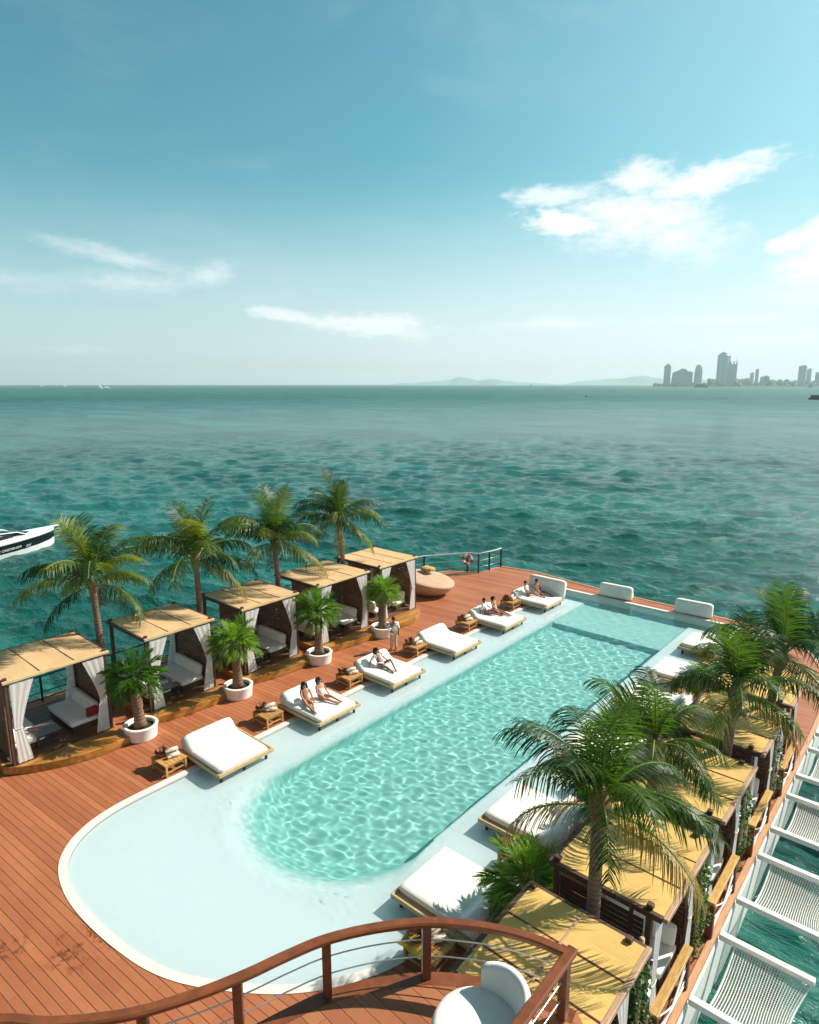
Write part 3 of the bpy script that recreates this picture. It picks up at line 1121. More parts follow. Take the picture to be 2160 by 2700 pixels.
for i, y in enumerate([10.42, 14.03, 17.62, 21.2]):
    rt = thing('climbing_plant', 'green climbing plant on a pole between the %s and next right-row cabanas' % ORD[i], 'plant', (-3.40, y, 0.0), group='climbing plants between the right cabanas')
    MB().tube([(0, 0, 0.0), (0.01, 0.02, 1.5), (0, 0, 3.1)], 0.05, 8).build('pole', 'teak_pale', rt, smooth=True)
    make_vine(i).build('foliage', 'vine_leaf', rt)


# ------------------------------------------------------------------ nets and beams over the water
BEAMS = [11.4, 12.78, 14.98, 16.44, 18.55, 20.02, 22.13, 23.55, 25.7, 27.1]
bm0 = None
for i, y in enumerate(BEAMS):
    mb = MB()
    mb.box((0, 0, 0), (1.98, 0.165, 0.155))
    o = mb.build('net_beam', 'hull_white', bevel=0.02)
    o.location = (-2.10, y, 0.02)
    tag(o, 'white beam jutting out over the sea, %s of the row from the viewer' % ['first', 'second', 'third', 'fourth', 'fifth', 'sixth', 'seventh', 'eighth', 'ninth', 'tenth'][i], 'beam', 'white net beams along the hull')


def net_mesh(wx, wy):
    mb = MB()
    nxn, nyn = 27, 36

    def P(u, v):
        s = math.sin(math.pi * v)
        x = u * wx * (1 - 0.13 * s * u)
        return Vector((x, v * wy, -0.36 * s * (0.65 + 0.35 * u) - 0.02 * (1 - s)))
    for i in range(nxn + 1):
        u = i / nxn
        mb.tube([P(u, k / 18) for k in range(19)], 0.011 if i not in (0, nxn) else 0.022, 4, False)
    for j in range(nyn + 1):
        v = j / nyn
        mb.tube([P(k / 8, v) for k in range(9)], 0.0095, 4, False)
    return mb


nets = [(12.78, 14.98), (16.44, 18.55), (20.02, 22.13), (23.55, 25.7)]
nm = None
for i, (a, b_) in enumerate(nets):
    if nm is None:
        o = net_mesh(1.55, 2.06).build('hammock_net', 'net_cord')
        nm = o
    else:
        o = nm.copy()
        COL.objects.link(o)
    o.location = (-2.72, a + 0.07, 0.0)
    tag(o, 'sagging white hammock net over the sea, %s from the viewer' % ['first', 'second', 'third', 'fourth'][i], 'net', 'hammock nets over the sea')


# ------------------------------------------------------------------ day beds
def make_daybed(label, front=1):
    """local: x 0 (front, pool side) back to -2.45, y 0..2.12"""
    rt = thing('daybed', label, 'daybed')
    f = MB()
    f.box((-1.26, 1.08, 0.22), (2.44, 2.16, 0.07))
    f.box((0.0, 1.08, 0.235), (0.07, 2.22, 0.13)).box((-1.26, -0.02, 0.235), (2.44, 0.06, 0.13)).box((-1.26, 2.16, 0.235), (2.44, 0.06, 0.13))
    f.build('frame', 'teak_pale', rt, bevel=0.012)
    for x in (-0.16, -2.3):
        for y in (0.14, 1.06, 1.98):
            MB().box((x, y, 0.0), (0.07, 0.07, 0.38)).build('leg', 'black_metal', rt)
    MB().rbox((-1.22, 1.00, 0.345), (2.36, 1.94, 0.19), 0.055, 8, bulge=0.012).build('mattress', 'white_fabric', rt, smooth=True)
    mb = MB()
    prof = [(-2.40, 0.36), (-2.46, 0.62), (-2.38, 0.76), (-2.24, 0.79), (-2.10, 0.70), (-1.95, 0.52), (-1.72, 0.405), (-1.6, 0.39)]
    vs, fs = [], []
    ny = 10
    for j in range(ny + 1):
        v = j / ny
        e = 1 - 0.10 * abs(2 * v - 1) ** 6
        for (x, z) in prof:
            vs.append((x, 0.04 + v * 1.92, 0.30 + (z - 0.30) * e))
    k = len(prof)
    for j in range(ny):
        for i in range(k - 1):
            a = j * k + i
            fs.append((a, a + 1, a + k + 1, a + k))
    fs.append(tuple(range(k))[::-1])
    fs.append(tuple(ny * k + i for i in range(k)))
    mb.add(vs, fs)
    mb.build('backrest', 'white_fabric', rt, smooth=True)
    return rt


LB = [10.60, 14.97, 19.12, 23.55, 27.95, 32.35]
bdesc = ['empty white daybed nearest the viewer on the left ledge', 'white daybed on the left ledge with two women sitting on it', 'white daybed on the left ledge with one woman in white reclining',
         'empty white daybed in the middle of the left ledge, beyond the waiter', 'white daybed on the left ledge with a dark-haired couple, fifth from the viewer', 'farthest left-ledge daybed with a tall white end backrest and a couple']
bed0 = make_daybed(bdesc[0])
bed0.location = (-17.45, LB[0], 0)
bed0['group'] = 'daybeds along the left pool ledge'
for i in range(1, 6):
    bd = dup(bed0, (-17.45, LB[i], 0), 0, bdesc[i])
    if i == 5:
        MB().rbox((-1.2, 2.22, 0.78), (2.46, 0.46, 1.14), 0.21, 7, M=Euler((R(-12), 0, 0)).to_matrix()).build('end_backrest', 'white_fabric', bd, smooth=True)
RB = [10.62, 14.48, 19.2, 23.9, 27.5, 31.6]
rbd = ['white daybed on the right ledge nearest the viewer, palm shadow on it', 'white daybed on the right ledge behind the big palm fronds, second from the viewer', 'white daybed on the right ledge hidden behind the big palm crown',
       'white daybed on the right ledge, fourth from the viewer, corner showing past fronds', 'white daybed on the right ledge, fifth from the viewer, in clear sun', 'farthest white daybed on the right ledge near the pool end']
rbed = None
for i, y in enumerate(RB):
    bd = dup(bed0, (-9.70, y + 2.1, 0), math.pi, rbd[i], 'daybeds along the right pool ledge')


def make_side_table(label):
    rt = thing('side_table', label, 'table', group='teak side tables beside the daybeds')
    mb = MB()
    for i in range(6):
        mb.box((0, -0.35 + i * 0.14, 0.42), (0.92, 0.132, 0.035))
    mb.build('table_top', 'teak', rt, bevel=0.006)
    for sx in (-1, 1):
        for sy in (-1, 1):
            MB().box((sx * 0.41, sy * 0.36, 0.2), (0.07, 0.07, 0.40)).build('leg', 'teak', rt)
    mb = MB()
    for sy in (-1, 1):
        mb.box((0, sy * 0.36, 0.365), (0.76, 0.03, 0.07)).box((0, sy * 0.36, 0.15), (0.76, 0.03, 0.05))
    for sx in (-1, 1):
        mb.box((sx * 0.41, 0, 0.365), (0.03, 0.66, 0.07)).box((sx * 0.41, 0, 0.15), (0.03, 0.66, 0.05))
    mb.build('stretcher', 'teak', rt)
    return rt


def towel_mesh(seed):
    rnd = random.Random(seed)
    mb = MB()
    # a rolled towel: spiral cross-section, slumped
    L, n, turns = 0.42, 28, 2.2
    nl = 8
    vs, fs = [], []
    for i in range(nl + 1):
        x = -L / 2 + L * i / nl
        for j in range(n + 1):
            a = j / n * turns * 2 * math.pi
            r_ = 0.035 + 0.055 * j / n
            r_ *= 1 + 0.08 * math.sin(3 * x * 9 + a + seed)
            vs.append((x + rnd.uniform(-.004, .004), r_ * math.cos(a), 0.085 + r_ * math.sin(a) * 0.85))
    for i in range(nl):
        for j in range(n):
            a = i * (n + 1) + j
            fs.append((a, a + 1, a + n + 2, a + n + 1))
    mb.add(vs, fs)
    # ends filled by a core
    mb.tube([(-L / 2 + 0.02, 0, 0.085), (L / 2 - 0.02, 0, 0.085)], 0.07, 12)
    return mb


def basket_mesh(seed):
    rnd = random.Random(seed)
    mb = MB()
    prof = [(0.02, 0.0), (0.15, 0.0), (0.20, 0.06), (0.235, 0.14), (0.245, 0.15), (0.225, 0.15), (0.19, 0.07), (0.14, 0.02), (0.02, 0.02)]
    mb.lathe(prof, 20)
    for k in range(26):
        a = rnd.uniform(0, 6.28)
        r0 = rnd.uniform(0, 0.12)
        p = Vector((r0 * math.cos(a), r0 * math.sin(a), 0.05))
        q = p + Vector((0.16 * math.cos(a), 0.16 * math.sin(a), rnd.uniform(0.12, 0.26)))
        sd = Vector((-math.sin(a), math.cos(a), rnd.uniform(-.4, .4))) * 0.05
        mb.add([p, (p + q) / 2 + sd, q, (p + q) / 2 - sd], [(0, 1, 2, 3)])
    return mb


TY = [9.95, 14.12, 18.52, 23.0, 27.3, 31.75]
tdn = ['nearest', 'second', 'third', 'fourth', 'fifth', 'farthest']
tab0 = make_side_table('teak side table by the nearest left daybed')
tms = [towel_mesh(s_).build('rolled_towel', 'towel', smooth=True) for s_ in (1, 2, 3)]
bk0 = basket_mesh(4).build('wicker_basket', 'wicker')
first = True
for sidei, (sx_, ys_, nm_) in enumerate(((-19.5, TY, 'left'), (-7.95, [y - 0.05 for y in (9.95, 13.85, 18.5, 23.2, 26.9, 30.95)], 'right'))):
    for i, y in enumerate(ys_):
        lab = 'teak side table by the %s %s-ledge daybed' % (tdn[i], nm_)
        if first:
            tb_ = tab0
            tb_['label'] = lab
            tb_.location = (sx_, y, 0.0)
            tb_.rotation_euler = (0, 0, 0.05)
        else:
            tb_ = dup(tab0, (sx_, y, 0.0), 0.05 - 0.03 * (i % 3), lab)
        rnd = random.Random(i * 7 + sidei)
        for k in range(3):
            src = tms[k]
            o = src if first else src.copy()
            if not first:
                COL.objects.link(o)
            o.location = (sx_ - 0.12 + 0.12 * k + rnd.uniform(-.03, .03), y + 0.12 + rnd.uniform(-.06, .06), 0.4375 + (0.13 if k == 1 else 0.0))
            o.rotation_euler = (0, 0, rnd.uniform(0.9, 1.9))
            tag(o, 'cream rolled towel piled on the side table by the %s %s-ledge daybed' % (tdn[i], nm_), 'towel', 'towels on the %s %s side table' % (tdn[i], nm_))
        o = bk0 if first else bk0.copy()
        if not first:
            COL.objects.link(o)
        o.location = (sx_ - 0.28, y - 0.10, 0.4375)
        o.rotation_euler = (0, 0, rnd.uniform(0, 6))
        tag(o, 'small red-brown wicker basket on the side table by the %s %s-ledge daybed' % (tdn[i], nm_), 'basket', 'wicker baskets on the side tables')
        first = False
# yellow cloth heap on the near right table
mb = MB()
rnd = random.Random(3)
vs, fs = [], []
for i in range(13):
    for j in range(13):
        u, v = i / 12 * 2 - 1, j / 12 * 2 - 1
        d = math.hypot(u, v)
        z = 0.10 * max(0, 1 - d) + 0.018 * math.sin(u * 5 + v * 3) + 0.015 * math.sin(v * 6 - u * 2)
        vs.append((u * 0.34, v * 0.33, max(0.01, 0.04 + z)))
for i in range(12):
    for j in range(12):
        a = i * 13 + j
        fs.append((a, a + 13, a + 14, a + 1))
o = mb.add(vs, fs).build('folded_cloth', 'yellow_cloth', smooth=True, loc=(-8.15, 9.72, 0.44))
tag(o, 'crumpled yellow cloth on the side table by the nearest right-ledge daybed', 'cloth')

# white rounded sofas beyond the far pool edge
for i, (x, y) in enumerate(((-15.5, 37.52), (-10.85, 37.48))):
    rt = thing('lounge_seat', 'white rounded lounge seat back beyond the far pool edge, %s of the two' % ('left' if i == 0 else 'right'), 'sofa', (x, y, 0), R(3), 'white lounge seats at the far pool end')
    MB().rbox((0, 0.0, 0.40), (2.05, 0.42, 0.86), 0.17, 7, M=Euler((R(-8), 0, 0)).to_matrix()).build('backrest', 'white_fabric', rt, smooth=True)
    MB().rbox((0, 0.26, 0.2), (1.9, 0.50, 0.38), 0.1, 6).build('seat', 'white_fabric', rt, smooth=True)

# ------------------------------------------------------------------ pod seat, far rail, lifebuoy
rt = thing('pod_seat', 'round cream stone pod seat beside the farthest left cabana', 'seat', (-24.95, 30.75, 0))
vs, fs = [], []
nA, nB = 36, 10
prof = [(0.70, 0.0), (1.02, 0.05), (1.34, 0.28), (1.56, 0.58), (1.64, 0.80), (1.63, 0.90), (1.56, 0.955), (1.1, 0.965), (0.5, 0.97), (0.0, 0.975)]
for (r_, z) in prof:
    for j in range(nA):
        a = 2 * math.pi * j / nA
        x, y = r_ * math.cos(a) * 1.05, r_ * math.sin(a) * 0.92
        tilt = 1 + (0.14 * (-x) - 0.05 * y) * min(1, z / 0.5) / 1.0
        vs.append((x, y, z * tilt * 1.0))
for i in range(len(prof) - 1):
    for j in range(nA):
        k = (j + 1) % nA
        fs.append((i * nA + j, i * nA + k, (i + 1) * nA + k, (i + 1) * nA + j))
fs.append(tuple(range(nA))[::-1])
MB().add(vs, fs).build('shell', 'pod_plaster', rt, smooth=True)
mb = MB()
mb.rbox((0, 0, 0.12), (0.85, 0.60, 0.24), 0.11, 7)
rnd = random.Random(5)
mb.v = [(x + rnd.uniform(-.03, .03), y + rnd.uniform(-.03, .03), z + rnd.uniform(-.03, .03)) for x, y, z in mb.v]
o = mb.build('bolster', 'gold_cushion', smooth=True, loc=(-25.55, 31.45, 1.16))
tag(o, 'crumpled gold cushion lying on the cream pod seat', 'cushion')

rail = thing('deck_railing', 'grey railing with black posts along the far left deck corner', 'railing')
RP = [(-28.15, 27.6), (-28.1, 30.4), (-27.72, 33.15), (-26.78, 35.2), (-25.55, 36.0), (-24.85, 36.95), (-24.70, 38.65)]
RP = [(-28.2, 28.0), (-27.98, 31.2), (-27.5, 33.4), (-25.7, 36.0), (-25.0, 36.35), (-24.8, 37.4), (-24.66, 38.68)]
for p in RP:
    MB().box((p[0], p[1], 0.68), (0.10, 0.10, 1.36)).build('post', 'black_metal', rail, bevel=0.01)
MB().tube([(p[0], p[1], 1.39) for p in RP], 0.05, 8).build('handrail', 'grey_rail', rail, smooth=True)
for z in (0.42, 0.88):
    MB().tube([(p[0], p[1], z) for p in RP], 0.014, 6).build('cable', 'steel', rail, smooth=True)
by = thing('lifebuoy', 'red and white lifebuoy hung on the far left railing', 'lifebuoy', (-25.62, 35.88, 0.98), R(35))
for k in range(8):
    pts = [(0.30 * math.cos(a), -0.06, 0.30 * math.sin(a)) for a in [k * math.pi / 4 + q * math.pi / 20 for q in range(6)]]
    MB().tube(pts, 0.10, 8, False).build('ring_segment', 'buoy_red' if k % 2 else 'buoy_white', by, smooth=True)
# rail behind the left cabanas
rl = thing('stern_railing', 'dark railing behind the left cabanas at the water side', 'railing')
pts = [(-28.0, y) for y in (3, 6, 9, 12, 15, 18, 21, 24.5)]
for p in pts:
    MB().box((p[0], p[1], 0.54), (0.07, 0.07, 1.08)).build('post', 'black_metal', rl)
MB().tube([(p[0], p[1], 1.1) for p in pts], 0.035, 8).build('handrail', 'black_metal', rl, smooth=True)
for z in (0.4, 0.75):
    MB().tube([(p[0], p[1], z) for p in pts], 0.012, 6).build('cable', 'steel', rl, smooth=True)


# ------------------------------------------------------------------ palms
def frond_mesh(seed, L=2.5, e0=55, bend=95, nl=46, ll=0.62, lw=0.038, hang=0.55, twist=0.0):
    """coconut frond starting at the origin, growing along +x and arching down"""
    rnd = random.Random(seed)
    mb = MB()
    N = 18
    pts, tans = [Vector((0, 0, 0))], []
    sw = rnd.uniform(-0.15, 0.15)
    for i in range(N):
        s = i / N
        el = R(e0 - bend * s ** 1.25)
        d = Vector((math.cos(el), sw * s, math.sin(el))).normalized()
        tans.append(d)
        pts.append(pts[-1] + d * L / N)
    tans.append(tans[-1])
    mb.k = 1
    mb.tube(pts, [0.030 * (1 - 0.85 * i / N) + 0.003 for i in range(N + 1)], 5, False)
    mb.k = 0

    def at(s):
        q = min(N - 1e-6, s * N)
        i = int(q)
        return pts[i].lerp(pts[i + 1], q - i), tans[i].lerp(tans[min(N, i + 1)], q - i).normalized()
    for i in range(nl):
        s = 0.14 + 0.86 * (i + 0.5) / nl
        p, tg = at(s)
        for sg in (-1, 1):
            if rnd.random() < 0.08:
                continue
            ln = ll * (0.42 + 0.75 * math.sin(math.pi * min(1, s * 0.92 + 0.05)) ** 0.8) * rnd.uniform(0.7, 1.15)
            side = Vector((0, sg, 0)) + Vector((-tg.z * 0, 0, 0))
            side = (side - tg * side.dot(tg)).normalized()
            upv = tg.cross(side) * sg
            if upv.z < 0:
                upv = -upv
            d = (side * rnd.uniform(0.75, 1.0) + tg * rnd.uniform(0.55, 0.85) + upv * rnd.uniform(0.05, 0.35)).normalized()
            wdir = tg
            a = p.copy()
            rows = []
            M_ = 4
            for q in range(M_ + 1):
                u = q / M_
                wv = lw * (0.55 + 0.9 * u) * (1 - u) ** 0.7 + 0.004
                rows.append((a - wdir * wv * 0.5 * 1.0, a + wdir * wv * 0.5))
                d = (d + Vector((0, 0, -1)) * hang * (0.28 + 0.5 * u) * rnd.uniform(0.8, 1.2)).normalized()
                a = a + d * ln / M_
            vs = [x for r_ in rows for x in r_]
            mb.add(vs, [(2 * q, 2 * q + 1, 2 * q + 3, 2 * q + 2) for q in range(M_)])
    return mb


FR = []
for k, (e0, bd_, hg) in enumerate([(87, 36, 0.30), (76, 74, 0.6), (60, 92, 0.9), (42, 96, 1.15), (20, 84, 1.25), (-8, 66, 1.2), (68, 108, 0.85), (50, 112, 1.05)]):
    me_o = frond_mesh(k + 20, 2.75, e0, bd_, 56, 0.78, 0.050, hg).build('frond', ['frond_leaf', 'heart_leaf'])
    me_w = me_o.data.copy()
    me_w.materials[0] = MAT['frond_leaf_warm']
    me_d = me_o.data.copy()
    me_d.materials[0] = MAT['frond_dry']
    FR.append((me_o.data, me_w, me_d))
    bpy.data.objects.remove(me_o)


def make_palm(label, loc, zc, lean, seed, warm, size=1.0, nf=17, group='tall palms', dry=1):
    rnd = random.Random(seed)
    rt = thing('palm_tree', label, 'palm', loc, group=group)
    top = Vector((lean[0], lean[1], zc - loc[2]))
    pts = [Vector((lean[0] * s ** 1.6, lean[1] * s ** 1.6, (zc - loc[2]) * s)) for s in [i / 14 for i in range(15)]]
    rs = [0.17 - 0.055 * (i / 14) ** 0.7 + (0.05 if i == 0 else 0) for i in range(15)]
    MB().tube(pts, rs, 12).build('trunk', 'palm_bark', rt, smooth=True)
    mb = MB()
    mb.lathe([(0.11, -0.45), (0.17, -0.25), (0.20, 0.0), (0.15, 0.22), (0.05, 0.42)], 12, top)
    mb.v = [(x + rnd.uniform(-.025, .025), y + rnd.uniform(-.025, .025), z) for x, y, z in mb.v]
    mb.build('crownshaft', 'fibre', rt, smooth=True)
    order = [0, 0, 1, 0, 6, 1, 2, 7, 2, 6, 3, 2, 7, 3, 4, 3, 4, 5, 4, 5]
    ga = rnd.uniform(0, 6.28)
    for k in range(nf):
        ty = order[int(k * len(order) / nf)]
        az = ga + k * 2.39996 + rnd.uniform(-0.25, 0.25)
        d_ = FR[ty][2] if (k >= nf - dry) else FR[ty][1 if rnd.random() < warm else 0]
        o = bpy.data.objects.new('frond', d_)
        COL.objects.link(o)
        o.parent = rt
        o.location = top + Vector((0.05 * math.cos(az), 0.05 * math.sin(az), 0.12 - 0.012 * k))
        sc = size * rnd.uniform(0.85, 1.12) * (0.92 if ty in (0,) else 1.0)
        o.scale = (sc, sc * rnd.choice((-1, 1)), sc)
        o.rotation_euler = (rnd.uniform(-0.12, 0.12), rnd.uniform(-0.14, 0.14), az)
    return rt


pl_desc = ['tall palm behind the gap between nearest and second left cabanas', 'tall palm with the densest crown, behind the second and third left cabanas',
           'tall palm with bare upright spears behind the third and fourth left cabanas', 'farthest left palm, slim trunk before open sea']
for i, (y, zc, ln) in enumerate(((10.45, 4.95, (-0.1, -0.1)), (14.9, 5.0, (0.05, -0.15)), (19.35, 4.95, (-0.05, -0.25)), (23.85, 5.35, (-0.25, -0.3)))):
    make_palm(pl_desc[i], (-25.2, y, 0), zc + 0.42, ln, 40 + i, 0.55, [1.02, 1.08, 1.04, 0.96][i], 23, 'tall palms behind the left cabanas')
pr_desc = ['big nearest palm rising before the right cabanas, yellow-green heart', 'second right palm from the viewer, hidden mid crown behind the big one',
           'third right palm with a wide dark crown', 'farthest right palm standing out against the sea']
for i, (x, y, zc, ln, sz) in enumerate(((-4.35, 10.42, 5.3, (-0.05, 0.1), 0.88), (-4.6, 14.05, 4.75, (-0.05, 0.0), 0.70), (-4.05, 17.65, 5.0, (0.2, 0.0), 0.78), (-3.8, 21.2, 4.9, (0.25, 0.1), 0.86))):
    make_palm(pr_desc[i], (x, y, 0), zc, ln, 63 + i, 0.2, sz, 17, 'tall palms among the right cabanas', 2)


def pot_crown(seed, n=60, r=0.90):
    rnd = random.Random(seed)
    mb = MB()
    for k in range(n):
        az = k * 2.39996 + rnd.uniform(-.3, .3)
        el = R(80 - 105 * (k / n) ** 0.85 + rnd.uniform(-8, 8))
        L = r * rnd.uniform(0.6, 1.18)
        d = Vector((math.cos(az) * math.cos(el), math.sin(az) * math.cos(el), math.sin(el)))
        p = Vector((0, 0, 0.0)) + d * 0.06
        N = 7
        pts, tg = [p], []
        for i in range(N):
            d = (d + Vector((0, 0, -0.11 * (0.4 + i / N)))).normalized()
            tg.append(d)
            pts.append(pts[-1] + d * L / N)
        tg.append(d)
        mb.tube(pts, [0.010 * (1 - 0.8 * i / N) + 0.002 for i in range(N + 1)], 4, False)
        for q in range(15):
            s = 0.30 + 0.70 * (q + 0.5) / 15
            u = s * N
            i = min(N - 1, int(u))
            c0 = pts[i].lerp(pts[i + 1], u - i)
            t0 = tg[i]
            sd = t0.cross(Vector((0, 0, 1)))
            if sd.length < 1e-3:
                sd = Vector((1, 0, 0))
            sd.normalize()
            for sg in (-1, 1):
                ln = 0.40 * (0.55 + 0.6 * math.sin(math.pi * min(1, s))) * rnd.uniform(0.7, 1.25)
                dd = (sd * sg * rnd.uniform(0.35, 0.75) + t0 * 1.0 + Vector((0, 0, rnd.uniform(-0.05, 0.3)))).normalized()
                w_ = t0.cross(dd).cross(dd).normalized() * 0.0095
                m1 = c0 + dd * ln * 0.5
                e1 = c0 + (dd + Vector((0, 0, -0.25))).normalized() * ln
                mb.add([c0 - w_ * .6, c0 + w_ * .6, m1 + w_, e1, m1 - w_], [(0, 1, 2, 3, 4)])
    return mb


PC = [pot_crown(s_).build('foliage', 'pot_leaf') for s_ in (1, 2)]
pcm = [o.data for o in PC]
for o in PC:
    bpy.data.objects.remove(o)


def make_planter(label, loc, group):
    rt = thing('planter', label, 'planter', loc, group=group)
    MB().lathe([(0.53, 0.0), (0.56, 0.02), (0.60, 0.42), (0.625, 0.50), (0.60, 0.525), (0.52, 0.525), (0.49, 0.50), (0.48, 0.36)], 40).build('bowl', 'planter_white', rt, smooth=False)
    MB().lathe([(0.0, 0.395), (0.2, 0.41), (0.47, 0.385), (0.485, 0.36)][::-1], 24).build('soil', 'soil', rt, smooth=True)
    rt.children[0].data.polygons.foreach_set('use_smooth', [True] * len(rt.children[0].data.polygons))
    md = rt.children[0].modifiers.new('split', 'EDGE_SPLIT')
    md.split_angle = R(40)
    return rt


def make_potpalm(label, loc, h, lean, seed, group, sc=1.0):
    rnd = random.Random(seed)
    rt = thing('potted_palm', label, 'palm', loc, group=group)
    pts = [Vector((lean[0] * s, lean[1] * s, h * s)) for s in [i / 9 for i in range(10)]]
    rs = [0.25, 0.215, 0.195, 0.185, 0.18, 0.185, 0.19, 0.20, 0.21, 0.14]
    mb = MB().tube(pts, [x * rnd.uniform(0.92, 1.08) for x in rs], 12)
    mb.v = [(x + rnd.uniform(-.012, .012), y + rnd.uniform(-.012, .012), z) for x, y, z in mb.v]
    mb.build('trunk', 'pot_bark', rt, smooth=True)
    o = bpy.data.objects.new('foliage', pcm[seed % 2])
    COL.objects.link(o)
    o.parent = rt
    o.location = (lean[0], lean[1], h)
    o.rotation_euler = (0, 0, rnd.uniform(0, 6.28))
    o.scale = (sc, sc, sc)
    return rt


gapn = ['nearest and second', 'second and third', 'third and fourth', 'fourth and farthest']
for i, (y, h) in enumerate(((10.35, 2.05), (14.65, 2.1), (19.2, 2.15), (23.6, 2.05))):
    make_planter('round white planter standing between the %s left-row cabanas' % gapn[i], (-22.25, y, 0), 'white planters on the left deck')
    make_potpalm('stout bushy potted palm between the %s left-row cabanas' % gapn[i], (-22.25, y, 0.39), h - 0.1, [(-0.08, -0.1), (0.0, -0.05), (-0.02, -0.02), (0.02, 0.02)][i], 10 + i, 'potted palms on the left deck', [1.14, 1.1, 1.16, 1.0][i])
for i, (x, y, h) in enumerate(((-6.75, 12.15, 1.15), (-6.6, 16.3, 1.3), (-6.6, 21.0, 1.4), (-6.7, 25.3, 1.5), (-7.2, 29.9, 1.3))):
    nm_ = ['nearest', 'second', 'third', 'fourth', 'farthest'][i]
    make_planter('round white planter behind the %s right-ledge daybed' % nm_, (x, y, 0), 'white planters on the right deck')
    make_potpalm('bushy potted palm behind the %s right-ledge daybed' % nm_, (x, y, 0.39), h - 0.35, (0.03, -0.04), 30 + i, 'potted palms on the right deck', 1.1 if i == 0 else 0.85)


# ------------------------------------------------------------------ people
def skin_body(verts, edges, radii, root=0, sub=1):
    me = bpy.data.meshes.new('tmp')
    bm = bmesh.new()
    ly = bm.verts.layers.skin.verify()
    vs = []
    for k, p in enumerate(verts):
        v = bm.verts.new(p)
        r_ = radii[k]
        v[ly].radius = (r_, r_) if isinstance(r_, (int, float)) else r_
        v[ly].use_root = (k == root)
        vs.append(v)
    for a, b_ in edges:
        bm.edges.new((vs[a], vs[b_]))
    bm.to_mesh(me)
    bm.free()
    o = bpy.data.objects.new('tmp', me)
    COL.objects.link(o)
    sk = o.modifiers.new('skin', 'SKIN')
    sk.use_smooth_shade = True
    ss = o.modifiers.new('sub', 'SUBSURF')
    ss.levels = sub
    dg = bpy.context.evaluated_depsgraph_get()
    ev = o.evaluated_get(dg)
    em = ev.to_mesh()
    V = [tuple(v.co) for v in em.vertices]
    F = [tuple(p.vertices) for p in em.polygons]
    ev.to_mesh_clear()
    bpy.data.objects.remove(o)
    bpy.data.meshes.remove(me)
    return V, F


